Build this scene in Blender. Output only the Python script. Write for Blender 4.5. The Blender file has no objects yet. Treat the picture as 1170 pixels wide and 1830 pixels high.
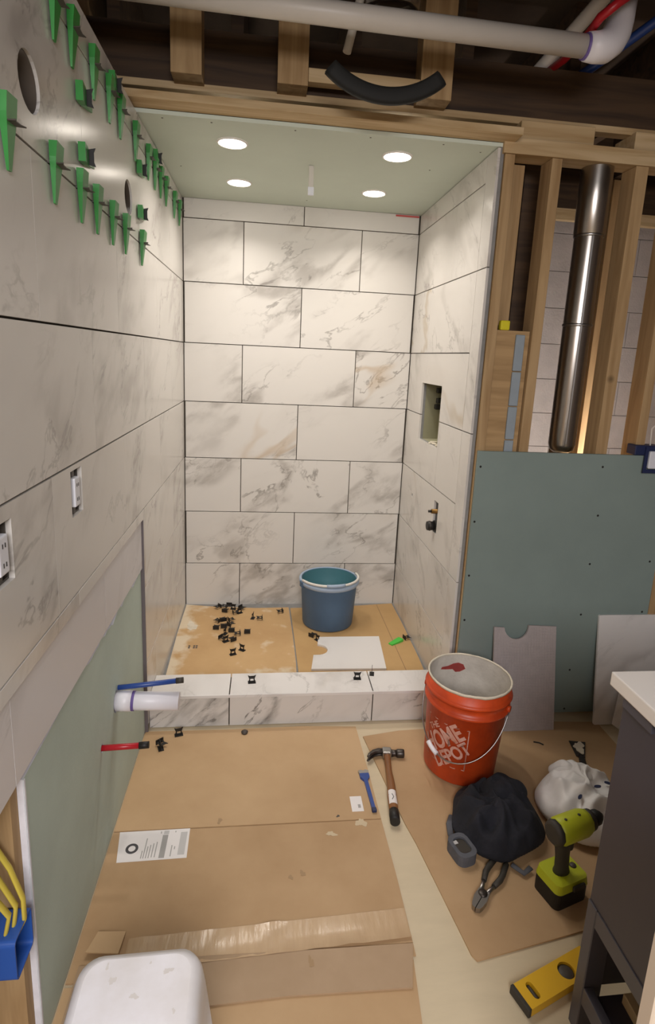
import bpy, bmesh, math, random
from mathutils import Vector, Matrix, noise
random.seed(7)
C = bpy.context.scene
COL = C.collection
PI = math.pi
R = math.radians
# ------------------------------------------------------------------ camera
cam = bpy.data.cameras.new('camera')
camo = bpy.data.objects.new('camera', cam)
COL.objects.link(camo)
yaw, pit, roll = R(7.1107), R(12.0707), R(2.7062)
f = Vector((math.sin(yaw)*math.cos(pit), math.cos(yaw)*math.cos(pit), -math.sin(pit)))
r0 = Vector((math.cos(yaw), -math.sin(yaw), 0)); u0 = r0.cross(f)
r = r0*math.cos(roll) + u0*math.sin(roll); u = -r0*math.sin(roll) + u0*math.cos(roll)
M = Matrix((r, u, -f)).transposed().to_4x4()
M.translation = (0.4169, -3.1495, 1.4864)
camo.matrix_world = M
cam.sensor_fit = 'HORIZONTAL'; cam.sensor_width = 36
cam.lens = 36*1019.1254/1170
cam.shift_x = -(594.73-585)/1170
cam.shift_y = -(915-856.15)/1170
cam.clip_start = 0.02
C.camera = camo
# ------------------------------------------------------------------ world, lights, exposure
w = bpy.data.worlds.new('world'); C.world = w; w.use_nodes = True
w.node_tree.nodes['Background'].inputs[0].default_value = (0.55, 0.56, 0.6, 1)
w.node_tree.nodes['Background'].inputs[1].default_value = 0.06
C.view_settings.view_transform = 'Standard'
C.view_settings.look = 'None'
C.view_settings.gamma = 1
C.view_settings.use_curve_mapping = False
C.view_settings.exposure = -0.42
SHOWER_W = 3.3; SHOWER_COL = (1.0, 0.925, 0.85)
def area(name, loc, rot, size, power, col, size_y=None, shape='SQUARE', parent=None, spread=PI):
    l = bpy.data.lights.new(name, 'AREA'); l.energy = power; l.color = col; l.shape = shape; l.size = size
    l.spread = spread
    if size_y: l.size_y = size_y
    o = bpy.data.objects.new(name, l); COL.objects.link(o); o.location = loc; o.rotation_euler = rot; o.parent = parent
    return o
area('hall_ceiling_lamp', (0.50, -4.35, 2.0), (R(34), 0, R(-4)), 1.0, 88, (1.0, 0.965, 0.975))
pl = bpy.data.lights.new('back_room_lamp', 'POINT'); pl.energy = 52; pl.color = (1, 0.91, 0.86); pl.shadow_soft_size = 0.05
plo = bpy.data.objects.new('back_room_lamp', pl); COL.objects.link(plo); plo.location = (2.03, -0.985, 0.84)

# ------------------------------------------------------------------ helpers
def lin(c):
    if isinstance(c, str):
        c = [int(c[i:i+2], 16)/255 for i in (0, 2, 4)]
    return tuple(x/12.92 if x <= 0.04045 else ((x+0.055)/1.055)**2.4 for x in c) + (1,)
def nt(m):
    m.use_nodes = True
    return m.node_tree, m.node_tree.nodes, m.node_tree.links
def mat(name, col, rough=0.6, metal=0.0, var=0.0, vscale=6.0, stretch=(1, 1, 1), bump=0.0, bscale=40.0, col2=None, spec=0.5, coat=0.0, trans=0.0, emit=None, objrand=True):
    m = bpy.data.materials.new(name)
    t, n, l = nt(m)
    b = n['Principled BSDF']
    b.inputs['Base Color'].default_value = lin(col)
    b.inputs['Roughness'].default_value = rough
    b.inputs['Metallic'].default_value = metal
    b.inputs['Specular IOR Level'].default_value = spec
    b.inputs['Coat Weight'].default_value = coat
    b.inputs['Transmission Weight'].default_value = trans
    if emit:
        b.inputs['Emission Color'].default_value = lin(emit[0]); b.inputs['Emission Strength'].default_value = emit[1]
    if var or bump:
        tc = n.new('ShaderNodeTexCoord'); mp = n.new('ShaderNodeMapping')
        mp.inputs['Scale'].default_value = stretch
        if objrand:
            oi = n.new('ShaderNodeObjectInfo'); mu = n.new('ShaderNodeMath'); mu.operation = 'MULTIPLY'; mu.inputs[1].default_value = 60
            l.new(oi.outputs['Random'], mu.inputs[0]); ad = n.new('ShaderNodeVectorMath'); ad.operation = 'ADD'
            l.new(tc.outputs['Object'], ad.inputs[0]); l.new(mu.outputs[0], ad.inputs[1]); l.new(ad.outputs[0], mp.inputs[0])
        else:
            l.new(tc.outputs['Object'], mp.inputs[0])
    if var:
        no = n.new('ShaderNodeTexNoise'); no.inputs['Scale'].default_value = vscale; no.inputs['Detail'].default_value = 6
        no.inputs['Roughness'].default_value = 0.6
        l.new(mp.outputs[0], no.inputs[0])
        rp = n.new('ShaderNodeValToRGB')
        c1 = lin(col); c2 = lin(col2) if col2 else tuple(x*(1-var) for x in c1[:3])+(1,)
        rp.color_ramp.elements[0].position = 0.35; rp.color_ramp.elements[0].color = c2
        rp.color_ramp.elements[1].position = 0.65; rp.color_ramp.elements[1].color = c1
        l.new(no.outputs[0], rp.inputs[0]); l.new(rp.outputs[0], b.inputs['Base Color'])
    if bump:
        nb = n.new('ShaderNodeTexNoise'); nb.inputs['Scale'].default_value = bscale; nb.inputs['Detail'].default_value = 4
        l.new(mp.outputs[0], nb.inputs[0])
        bn = n.new('ShaderNodeBump'); bn.inputs['Strength'].default_value = bump; bn.inputs['Distance'].default_value = 0.01
        l.new(nb.outputs[0], bn.inputs['Height']); l.new(bn.outputs[0], b.inputs['Normal'])
    return m

def marble(name, base, vein, gold, amount=1.0, rough=0.22, rot=0.6, vs=(0.95, 0.95, 2.0), axis=(0, 1, 0)):
    m = bpy.data.materials.new(name); t, n, l = nt(m); b = n['Principled BSDF']
    b.inputs['Roughness'].default_value = rough
    tc = n.new('ShaderNodeTexCoord'); oi = n.new('ShaderNodeObjectInfo')
    mu = n.new('ShaderNodeMath'); mu.operation = 'MULTIPLY'; mu.inputs[1].default_value = 91.7
    l.new(oi.outputs['Random'], mu.inputs[0])
    ad = n.new('ShaderNodeVectorMath'); ad.operation = 'ADD'
    l.new(mu.outputs[0], ad.inputs[1])
    mp = n.new('ShaderNodeMapping'); mp.inputs['Scale'].default_value = vs
    vr = n.new('ShaderNodeVectorRotate'); vr.inputs['Axis'].default_value = axis; vr.inputs['Angle'].default_value = rot
    l.new(tc.outputs['Object'], vr.inputs['Vector']); l.new(vr.outputs[0], ad.inputs[0]); l.new(ad.outputs[0], mp.inputs[0])
    def nz(scale, det, dist, rgh=0.6, src=mp):
        x = n.new('ShaderNodeTexNoise'); x.inputs['Scale'].default_value = scale; x.inputs['Detail'].default_value = det
        x.inputs['Distortion'].default_value = dist; x.inputs['Roughness'].default_value = rgh
        l.new(src.outputs[0], x.inputs[0]); return x.outputs[0]
    def ridge(src, width):
        a = n.new('ShaderNodeMath'); a.operation = 'SUBTRACT'; l.new(src, a.inputs[0]); a.inputs[1].default_value = 0.5
        c = n.new('ShaderNodeMath'); c.operation = 'ABSOLUTE'; l.new(a.outputs[0], c.inputs[0])
        d = n.new('ShaderNodeMapRange'); d.interpolation_type = 'SMOOTHSTEP'; l.new(c.outputs[0], d.inputs[0]); d.inputs[1].default_value = 0; d.inputs[2].default_value = width
        d.inputs[3].default_value = 1; d.inputs[4].default_value = 0
        return d.outputs[0]
    def step(src, a, c):
        d = n.new('ShaderNodeMapRange'); d.interpolation_type = 'SMOOTHSTEP'; l.new(src, d.inputs[0]); d.inputs[1].default_value = a; d.inputs[2].default_value = c
        return d.outputs[0]
    def mul(a, c):
        d = n.new('ShaderNodeMath'); d.operation = 'MULTIPLY'; l.new(a, d.inputs[0])
        if isinstance(c, float): d.inputs[1].default_value = c
        else: l.new(c, d.inputs[1])
        return d.outputs[0]
    def mx(fac, a, colr):
        d = n.new('ShaderNodeMix'); d.data_type = 'RGBA'; l.new(fac, d.inputs[0])
        if isinstance(a, tuple): d.inputs[6].default_value = a
        else: l.new(a, d.inputs[6])
        d.inputs[7].default_value = colr
        return d.outputs[2]
    wa = n.new('ShaderNodeTexNoise'); wa.inputs['Scale'].default_value = 1.6; wa.inputs['Detail'].default_value = 3; l.new(mp.outputs[0], wa.inputs[0])
    wm = n.new('ShaderNodeVectorMath'); wm.operation = 'SCALE'; wm.inputs['Scale'].default_value = 0.55; l.new(wa.outputs['Color'], wm.inputs[0])
    wp = n.new('ShaderNodeVectorMath'); wp.operation = 'ADD'; l.new(mp.outputs[0], wp.inputs[0]); l.new(wm.outputs[0], wp.inputs[1])
    region = step(nz(1.2, 2, 0.0), 0.40, 0.60)
    edge = nz(6.0, 5, 0.2)
    e2 = step(edge, 0.30, 0.62)
    broad = mul(mul(ridge(nz(1.35, 4, 0.2, 0.5, wp), 0.075), region), e2)
    thin = mul(ridge(nz(1.7, 6, 0.25, 0.6, wp), 0.016), mul(region, e2))
    cloud = step(nz(2.4, 4, 0.3), 0.48, 0.8)
    gold_m = mul(mul(ridge(nz(1.0, 3, 0.3, 0.5, wp), 0.03), step(nz(0.9, 1, 0), 0.58, 0.70)), 0.5)
    c0 = mx(mul(cloud, 0.10*amount), lin(base), lin(vein))
    c1 = mx(mul(broad, 0.72*amount), c0, lin(vein))
    c2 = mx(mul(thin, 0.75*amount), c1, tuple(x*0.7 for x in lin(vein)[:3])+(1,))
    c3 = mx(gold_m, c2, lin(gold))
    l.new(c3, b.inputs['Base Color'])
    return m

def wood(name, a, b2, rough=0.75, axis='z'):
    m = bpy.data.materials.new(name); t, n, l = nt(m); b = n['Principled BSDF']; b.inputs['Roughness'].default_value = rough
    tc = n.new('ShaderNodeTexCoord'); oi = n.new('ShaderNodeObjectInfo'); mu = n.new('ShaderNodeMath'); mu.operation = 'MULTIPLY'; mu.inputs[1].default_value = 50
    l.new(oi.outputs['Random'], mu.inputs[0]); ad = n.new('ShaderNodeVectorMath'); ad.operation = 'ADD'
    l.new(tc.outputs['Object'], ad.inputs[0]); l.new(mu.outputs[0], ad.inputs[1])
    mp = n.new('ShaderNodeMapping'); s = {'x': (1, 14, 14), 'y': (14, 1, 14), 'z': (14, 14, 1)}[axis]; mp.inputs['Scale'].default_value = s
    l.new(ad.outputs[0], mp.inputs[0])
    no = n.new('ShaderNodeTexNoise'); no.inputs['Scale'].default_value = 2.2; no.inputs['Detail'].default_value = 7; no.inputs['Distortion'].default_value = 0.8
    l.new(mp.outputs[0], no.inputs[0])
    rp = n.new('ShaderNodeValToRGB'); rp.color_ramp.elements[0].position = 0.3; rp.color_ramp.elements[0].color = lin(b2)
    rp.color_ramp.elements[1].position = 0.62; rp.color_ramp.elements[1].color = lin(a); l.new(no.outputs[0], rp.inputs[0])
    # knots
    vo = n.new('ShaderNodeTexVoronoi'); vo.inputs['Scale'].default_value = 3.1; l.new(ad.outputs[0], vo.inputs[0])
    mr = n.new('ShaderNodeMapRange'); mr.inputs[1].default_value = 0.02; mr.inputs[2].default_value = 0.06; mr.inputs[3].default_value = 0.8; mr.inputs[4].default_value = 0
    l.new(vo.outputs['Distance'], mr.inputs[0])
    mi = n.new('ShaderNodeMix'); mi.data_type = 'RGBA'; l.new(mr.outputs[0], mi.inputs[0]); l.new(rp.outputs[0], mi.inputs[6]); mi.inputs[7].default_value = tuple(x*0.4 for x in lin(b2)[:3])+(1,)
    l.new(mi.outputs[2], b.inputs['Base Color'])
    return m

# ------------------------------------------------------------------ mesh helpers
def bm_new(): return bmesh.new()
def add_box(bm, x0, x1, y0, y1, z0, z1, bev=0.0, seg=1, mi=0):
    g = bmesh.ops.create_cube(bm, size=1)
    vs = g['verts']
    for v in vs:
        v.co = Vector((x0+(v.co.x+.5)*(x1-x0), y0+(v.co.y+.5)*(y1-y0), z0+(v.co.z+.5)*(z1-z0)))
    fs = list({f_ for v in vs for f_ in v.link_faces})
    for f_ in fs: f_.material_index = mi
    if bev:
        es = list({e for v in vs for e in v.link_edges})
        res = bmesh.ops.bevel(bm, geom=es, offset=bev, segments=seg, affect='EDGES', profile=0.6)
        for f_ in res['faces']: f_.material_index = mi
    return vs
def box(x0, x1, y0, y1, z0, z1, bev=0.0, seg=1):
    bm = bm_new(); add_box(bm, x0, x1, y0, y1, z0, z1, bev, seg); return bm
def add_tube(bm, pts, rad, seg=12, caps=True, mi=0, squash=None):
    pts = [Vector(p_) for p_ in pts]; n = len(pts)
    rads = rad if isinstance(rad, (list, tuple)) else [rad]*n
    rings = []; prev = None
    for i in range(n):
        t = (pts[min(i+1, n-1)] - pts[max(i-1, 0)]).normalized()
        if prev is None:
            a = Vector((0, 0, 1)) if abs(t.z) < 0.9 else Vector((1, 0, 0))
            s = t.cross(a).normalized()
        else:
            s = (prev - t*prev.dot(t)).normalized()
        prev = s; b_ = t.cross(s)
        ring = []
        for k in range(seg):
            an = 2*PI*k/seg
            k1, k2 = (squash if squash else (1, 1))
            ring.append(bm.verts.new(pts[i] + (s*math.cos(an)*k1 + b_*math.sin(an)*k2)*rads[i]))
        rings.append(ring)
    for i in range(n-1):
        for k in range(seg):
            f_ = bm.faces.new((rings[i][k], rings[i][(k+1) % seg], rings[i+1][(k+1) % seg], rings[i+1][k])); f_.smooth = True; f_.material_index = mi
    if caps:
        bm.faces.new(rings[0][::-1]).material_index = mi; bm.faces.new(rings[-1]).material_index = mi
def tube(pts, rad, seg=12, caps=True, squash=None):
    bm = bm_new(); add_tube(bm, pts, rad, seg, caps, 0, squash); return bm
def add_lathe(bm, prof, seg=32, smooth=True, close=False, mi=0):
    rings = []
    for (rr, z) in prof:
        rings.append([bm.verts.new((rr*math.cos(2*PI*k/seg), rr*math.sin(2*PI*k/seg), z)) for k in range(seg)] if rr > 1e-6 else [bm.verts.new((0, 0, z))])
    idx = list(range(len(rings)-1)) + ([len(rings)-1] if close else [])
    for i in idx:
        A, B = rings[i], rings[(i+1) % len(rings)]
        for k in range(seg):
            q = [A[k % len(A)], A[(k+1) % len(A)], B[(k+1) % len(B)], B[k % len(B)]]
            q2 = []
            for v in q:
                if v not in q2: q2.append(v)
            if len(q2) > 2:
                f_ = bm.faces.new(q2); f_.smooth = smooth; f_.material_index = mi
def lathe(prof, seg=32, smooth=True, close=False):
    bm = bm_new(); add_lathe(bm, prof, seg, smooth, close); return bm
def add_plate(bm, loops, th, fn, mi=0):
    """filled outline (first loop) with holes (the other loops) of thickness th; fn(u, v, w) places it"""
    es = []; vs = []
    for lp in loops:
        vv = [bm.verts.new((a, b_, 0)) for a, b_ in lp]; vs += vv
        es += [bm.edges.new((vv[i], vv[(i+1) % len(vv)])) for i in range(len(vv))]
    g = bmesh.ops.triangle_fill(bm, use_beauty=True, use_dissolve=False, edges=es)
    fs = [x for x in g['geom'] if isinstance(x, bmesh.types.BMFace)]
    ex = bmesh.ops.extrude_face_region(bm, geom=fs)
    nv = [x for x in ex['geom'] if isinstance(x, bmesh.types.BMVert)]
    for v in nv: v.co.z += th
    allv = set(vs) | set(nv)
    for v in allv: v.co = Vector(fn(*v.co))
    for f_ in {f_ for v in allv for f_ in v.link_faces}: f_.material_index = mi
def plate(loops, th, fn):
    bm = bm_new(); add_plate(bm, loops, th, fn); return bm
def circ(cx, cy, rr, n=24, a0=0.0, ry=None):
    return [(cx+rr*math.cos(a0+2*PI*k/n), cy+(ry or rr)*math.sin(a0+2*PI*k/n)) for k in range(n)]
def rect(a, b_, c, d): return [(a, c), (b_, c), (b_, d), (a, d)]
def rrect(a, b_, c, d, rr, n=5):
    out = []
    for cx, cy, s in ((b_-rr, d-rr, 0), (a+rr, d-rr, 1), (a+rr, c+rr, 2), (b_-rr, c+rr, 3)):
        out += [(cx+rr*math.cos(s*PI/2+PI/2*k/n), cy+rr*math.sin(s*PI/2+PI/2*k/n)) for k in range(n+1)]
    return out
def mesh_from(name, bm, m):
    bmesh.ops.recalc_face_normals(bm, faces=bm.faces)
    me = bpy.data.meshes.new(name); bm.to_mesh(me); bm.free()
    for x in (m if isinstance(m, (list, tuple)) else [m]): me.materials.append(x)
    return me
def obj(name, bm, m, parent=None, loc=(0, 0, 0), rot=(0, 0, 0), label=None, kind=None):
    me = bm if isinstance(bm, bpy.types.Mesh) else mesh_from(name, bm, m)
    o = bpy.data.objects.new(name, me); COL.objects.link(o)
    o.parent = parent; o.location = loc; o.rotation_euler = rot
    if label: o['label'] = label
    if kind: o['kind'] = kind
    return o
def tag(o, label, cat, group=None):
    o['label'] = label; o['category'] = cat
    if group: o['group'] = group
    return o
def thing(name, label, cat, loc=(0, 0, 0), rot=(0, 0, 0), group=None):
    o = bpy.data.objects.new(name, None); COL.objects.link(o); o.empty_display_size = 0.05
    o.location = loc; o.rotation_euler = rot
    return tag(o, label, cat, group)
def struct(name, bm, m): return obj(name, bm, m, kind='structure')
def smooth(o, ang=40):
    for p_ in o.data.polygons: p_.use_smooth = True
    return o
def subsurf(o, n=1):
    md = o.modifiers.new('subdivision', 'SUBSURF'); md.levels = n; md.render_levels = n; return o

# ------------------------------------------------------------------ materials
MARB = marble('marble_tile', 'dad6cf', '8d857c', 'b89a70', 0.9, 0.42)
MARB_L = marble('marble_tile_left', 'd6d2cc', '958d87', 'b09a78', 0.62, 0.22, rot=-0.7, vs=(0.95, 0.95, 1.9), axis=(1, 0, 0))
MARB_C = marble('marble_tile_curb', 'd9d5d0', '77736f', '9a917f', 1.3, 0.25, rot=0.75, vs=(1.3, 1.3, 3.2))
MARB_P = marble('marble_tile_pale', 'e4e1de', 'a9a4a0', 'b9a98c', 0.7, 0.3)
MARB_B = marble('marble_tile_grey', 'd8d5d6', '9c9898', '938878', 0.7, 0.45, rot=-0.7, vs=(0.95, 0.95, 1.9), axis=(1, 0, 0))
GROUT = mat('dark_joint', '51493f', 0.9, var=0.3, vscale=20)
GREEN = mat('green_board', 'bccbc1', 0.85, var=0.12, vscale=3, bump=0.05, bscale=120)
GREENC = mat('green_board_ceiling', 'd0dacd', 0.85, var=0.05, vscale=3)
TEAL = mat('blue_green_board', '869590', 0.85, var=0.10, vscale=2.2, bump=0.04, bscale=140)
GYPSUM = mat('gypsum_core', 'e6e6ee', 0.9, var=0.12, vscale=30)
CEMENT = mat('cement_board', '8f8e8c', 0.9, var=0.2, vscale=20)
OLIVE = mat('olive_board', '9b987c', 0.85, var=0.15, vscale=8)
WOODZ = wood('stud_wood', 'b89a70', '9c7d55', axis='z')
WOODX = wood('plank_wood', 'cdb48c', 'ab8c5f', axis='x')
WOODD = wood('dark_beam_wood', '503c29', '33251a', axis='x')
WOODP = wood('plywood', 'b6966a', '9c7d54', axis='x')
BACKW = mat('bay_sheathing', '9a7c55', 0.9, var=0.3, vscale=6)
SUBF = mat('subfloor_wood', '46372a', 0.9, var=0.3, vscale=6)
FLOORM = mat('cream_floor', 'd3c3a4', 0.5, var=0.07, vscale=5, stretch=(1, 5, 1), objrand=False)
CARD = mat('cardboard', 'c6a67e', 0.62, var=0.16, vscale=2.3, col2='b8976f', bump=0.06, bscale=25)
CARD2 = mat('cardboard_old', 'bf9f78', 0.66, var=0.16, vscale=2.6, col2='b08f68', bump=0.05, bscale=25)
CARDE = mat('cardboard_edge', '9a7c5a', 0.8)
TAPE = mat('packing_tape', 'c9ac88', 0.2, var=0.2, vscale=5, stretch=(6, 1, 1), col2='c0a27e', bump=0.12, bscale=8)
PAPER = mat('white_paper', 'ece8e6', 0.6)
PRINT_D = mat('print_dark', '4c4a4c', 0.7)
PRINT_G = mat('print_grey', 'a7a5a2', 0.7)
PRINT_L = mat('print_light_grey', 'c6c4c2', 0.7)
BLACKP = mat('black_plastic', '1c1a18', 0.55)
GREYP = mat('smoky_plastic', '4a443e', 0.5)
WEDGE = mat('green_plastic', '338c3c', 0.38, var=0.12, vscale=20)
BRIGHTG = mat('bright_green_plastic', '4fc548', 0.4)
PVC = mat('white_pvc', 'd9d3ca', 0.4, var=0.05, vscale=8)
PVCW = mat('white_pvc_clean', 'eceaf0', 0.4)
PURPLE = mat('purple_primer', '6d5a9c', 0.5)
REDPEX = mat('red_pex', 'b3202a', 0.35)
BLUEPEX = mat('blue_pex', '2c4a92', 0.35)
BLUEB = mat('blue_bucket_plastic', '4d6884', 0.5, var=0.1, vscale=6)
TEALIN = mat('teal_inside_plastic', '4f7f88', 0.5)
GREYBL = mat('grey_blue_plastic', '9fb0c4', 0.45)
WHITEH = mat('white_handle_plastic', 'dcd8d0', 0.5)
ORANGE = mat('orange_plastic', 'dc5220', 0.4, var=0.14, vscale=9, col2='b8401a')
ORIN = mat('mortar_coated_inside', 'd2ccc2', 0.8, var=0.25, vscale=7, col2='b9b2a8', bump=0.4, bscale=30)
REDSM = mat('red_smear', 'c85a55', 0.7)
LOGO = mat('worn_white_print', 'd9aea2', 0.6, var=0.35, vscale=30, col2='c98a74')
STEEL = mat('steel', 'a8a6a4', 0.32, 1.0)
DSTEEL = mat('dark_steel', '55504c', 0.42, 0.9)
GALV = mat('galvanised_metal', 'b9b4ad', 0.28, 1.0, var=0.15, vscale=4, stretch=(1, 1, 0.3))
BRASS = mat('brass', '8a6a3c', 0.4, 0.9)
HICK = wood('hammer_handle_wood', '9b6a40', '6f4526', 0.45, axis='y')
CLOTH = mat('navy_black_cloth', '262730', 0.95, var=0.35, vscale=9, bump=0.3, bscale=60, col2='15161c')
STRAP = mat('grey_webbing', '5d5f66', 0.85, var=0.2, vscale=30)
BAGM = mat('white_plastic_bag', 'faf9f8', 0.42, var=0.06, vscale=8, bump=0.3, bscale=18)
LIME = mat('lime_plastic', 'bcc52a', 0.42, var=0.06, vscale=10)
DGREY = mat('dark_grey_rubber', '3a3630', 0.6)
YELLOW = mat('yellow_level', 'e6b62a', 0.4)
YELWIRE = mat('yellow_cable', 'cdb94a', 0.5)
CHAR = mat('charcoal_paint', '43404a', 0.45, var=0.08, vscale=4)
CHAR2 = mat('charcoal_paint_rail', '4d4c56', 0.4)
CTOP = mat('white_stone_top', 'e9e4dd', 0.25)
TRIMW = mat('cream_trim_paint', 'd6c8b6', 0.5)
WHITEP = mat('white_pail_plastic', 'f4f3f8', 0.42, var=0.05, vscale=7, col2='e6e3e3')
DIRT = mat('dirt_smudge', 'e0dcd9', 0.8)
GREYBACK = mat('unglazed_tile_back', 'b9b0ae', 0.9, var=0.12, vscale=30)
BLOCK = mat('concrete_block', 'b9b0ac', 0.9, var=0.12, vscale=9, bump=0.3, bscale=90)
MORTAR = mat('mortar', 'a59c97', 0.95)
BLUEBOX = mat('blue_box_plastic', '2b57a8', 0.45)
NAVYBOX = mat('navy_box_plastic', '222c52', 0.5)
DEVICE = mat('white_device_plastic', 'e4e6ee', 0.4)
BLUEFOAM = mat('pale_blue_foam', '98a3ab', 0.8, var=0.08, vscale=20)
YFOAM = mat('yellow_foam', 'd8cc22', 0.7)
def card_smeared():
    m = mat('cardboard_with_mortar', 'cba878', 0.66, var=0.16, vscale=2.3, col2='bc9768', bump=0.08, bscale=25, objrand=False)
    t, n, l = nt(m); b = n['Principled BSDF']; src = b.inputs['Base Color'].links[0].from_socket
    tc = n.new('ShaderNodeTexCoord'); sp = n.new('ShaderNodeSeparateXYZ'); l.new(tc.outputs['Object'], sp.inputs[0])
    def mr(src_, a, c, d0, d1):
        k = n.new('ShaderNodeMapRange'); l.new(src_, k.inputs[0]); k.inputs[1].default_value = a; k.inputs[2].default_value = c; k.inputs[3].default_value = d0; k.inputs[4].default_value = d1; return k.outputs[0]
    ex = mr(sp.outputs[0], -0.30, -0.16, 0.20, -0.12); ey = mr(sp.outputs[1], -0.46, -0.22, 0.13, -0.10)
    mxx = n.new('ShaderNodeMath'); mxx.operation = 'MAXIMUM'; l.new(ex, mxx.inputs[0]); l.new(ey, mxx.inputs[1])
    no = n.new('ShaderNodeTexNoise'); no.inputs['Scale'].default_value = 9; no.inputs['Detail'].default_value = 6; l.new(tc.outputs['Object'], no.inputs[0])
    ad = n.new('ShaderNodeMath'); l.new(no.outputs[0], ad.inputs[0]); l.new(mxx.outputs[0], ad.inputs[1])
    f2 = mr(ad.outputs[0], 0.50, 0.66, 0.0, 0.85)
    mi = n.new('ShaderNodeMix'); mi.data_type = 'RGBA'; l.new(f2, mi.inputs[0]); l.new(src, mi.inputs[6]); mi.inputs[7].default_value = lin('ded0b6')
    l.new(mi.outputs[2], b.inputs['Base Color']); return m
CARDSM = card_smeared()
THINSET = mat('thinset_smear', 'e0d6c2', 0.85, var=0.15, vscale=20)
WALLP = mat('room_wall_paint', 'b7ada0', 0.8, var=0.05, vscale=3)
BROWNW = mat('brown_wall_board', '6a5c54', 0.85, var=0.2, vscale=4)
LENS = mat('lit_lens', 'ffffff', 0.4, emit=('fff4e6', 22.0))
RINGW = mat('white_trim_ring', 'e9e6df', 0.5)

# ------------------------------------------------------------------ setting
XL, XR, W, S, Z0, ZT = -0.014, 1.209, 0.6115, 0.3065, 0.30, 2.232
YF = -1.062
def zk(k): return Z0 + k*S
fl = struct('floor', box(-0.25, 3.4, -5.4, 0.2, -0.06, 0.0), FLOORM)
# vinyl plank strips that show between the cardboard sheets
struct('floor_shower', box(XL-0.012, XR+0.012, -0.92, 0.012, 0.0, 0.046), CEMENT)
# --- tiles
TH = 0.010
tile_cache = {}
def tile_mesh(dx, dy, dz, m):
    k = (round(dx, 4), round(dy, 4), round(dz, 4), m.name)
    if k not in tile_cache:
        tile_cache[k] = mesh_from('tile', box(-dx/2, dx/2, -dy/2, dy/2, -dz/2, dz/2, 0.0005), m)
    return tile_cache[k]
def tile(parent, x0, x1, y0, y1, z0, z1, m=None):
    return obj('tile', tile_mesh(x1-x0, y1-y0, z1-z0, m or MARB), None, parent, ((x0+x1)/2, (y0+y1)/2, (z0+z1)/2))
GV, GH = 0.0042, 0.0042
wall_back = struct('wall_back', box(XL-0.012, XR+0.012, TH, 0.10, -0.0, ZT+0.05), GROUT)
rows = [zk(k) for k in range(-1, 7)] + [ZT+0.002]
for i in range(len(rows)-1):
    z0, z1 = rows[i]+GH/2, rows[i+1]-GH/2
    if i == 0: z0 = 0.03
    xs = [0, W/2, 1.5*W, 2*W] if i % 2 == 0 else [0, W, 2*W]
    off = XL
    for a, b_ in zip(xs[:-1], xs[1:]):
        inset = 0.005 if i % 2 else 0.0015
        aa = a+GV/2+(inset if a == 0 else 0); bb = b_-GV/2-(inset if b_ == 2*W else 0)
        tile(wall_back, off+aa, off+bb, 0, TH, z0, z1, MARB)
# --- left wall
wl = bm_new()
OUT1, OUT2 = (-1.835, -1.757, 1.098, 1.206), (-2.222, -2.146, 1.080, 1.190)
HOLE1, HOLE2, HR = (-1.945, 1.942), (-1.186, 1.938), 0.050
fnL = lambda y, z, wv: (XL-TH-0.0125+wv, y, z)
add_plate(wl, [[(0.01, 0), (-1.085, 0), (-1.085, 0.70), (-2.75, 0.70), (-2.75, ZT), (0.01, ZT)], circ(*HOLE1, HR), circ(*HOLE2, HR), rect(*OUT1), rect(*OUT2)], 0.012, fnL)
wall_left = struct('wall_left', wl, GROUT)
obj('sheathing', box(-0.16, -0.128, -2.75, 0.1, 0, ZT), BACKW, wall_left)
for y in (-2.160, -1.79, -1.385, -0.98, -0.57, -0.16, -2.6):
    obj('stud', box(-0.127, -0.0388, y-0.019, y+0.019, 0.04, ZT-0.04), WOODZ, wall_left)
obj('bottom_plate', box(-0.127, -0.0385, -2.75, 0.0, 0.0, 0.039), WOODX, wall_left)
obj('top_plate', box(-0.127, -0.0385, -2.75, 0.0, ZT-0.038, ZT), WOODX, wall_left)
GVL, GHL = 0.0012, 0.0044
def left_tiles(z0, z1, joints, yn, yf, xf=XL, m=MARB_L):
    js = [yf] + [j for j in joints if yn < j < yf] + [yn]
    for a, b_ in zip(js[:-1], js[1:]):
        y0, y1 = b_+GVL/2, a-GVL/2
        holes = []
        for h in (HOLE1, HOLE2):
            if y0 < h[0] < y1 and z0 < h[1] < z1: holes.append(circ(*h, HR))
        for h in (OUT1, OUT2):
            if y0 < h[0] < y1 and z0 < h[2] < z1: holes.append(rect(*h))
        if holes:
            cy, cz = (y0+y1)/2, (z0+z1)/2
            bm = plate([[(p_-cy, q-cz) for p_, q in lp] for lp in [rect(y0, y1, z0+GHL/2, z1-GHL/2)]+holes], TH, lambda a_, b2, wv: (wv-TH/2, a_, b2))
            obj('tile', bm, m, wall_left, (xf-TH/2, cy, cz))
        else:
            tile(wall_left, xf-TH, xf, y0, y1, z0+GHL/2, z1-GHL/2, m)
E5 = [-0.42-0.6125*i for i in range(4)]; E4 = [-0.125-0.6125*i for i in range(5)]
left_tiles(zk(6), ZT, [-0.74, -1.352, -1.965, -2.577], -2.75, -0.003)
left_tiles(zk(5), zk(6), [-0.42, -1.0325, -1.645, -2.26], -2.75, -0.003)
left_tiles(zk(4), zk(5), [-0.13, -0.742, -1.355, -1.96, -2.57], -2.75, -0.003)
left_tiles(zk(3), zk(4), [-0.40, -1.010, -1.628, -2.24], -2.75, -0.003)
left_tiles(zk(2), zk(3), [-0.11, -0.722, -1.335, -1.947, -2.56], -2.75, -0.003)
left_tiles(zk(1), zk(2), [-0.40, -1.055], -1.085, -0.003)
left_tiles(zk(0), zk(1), [-0.11, -0.722], -1.085, -0.003)
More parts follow.
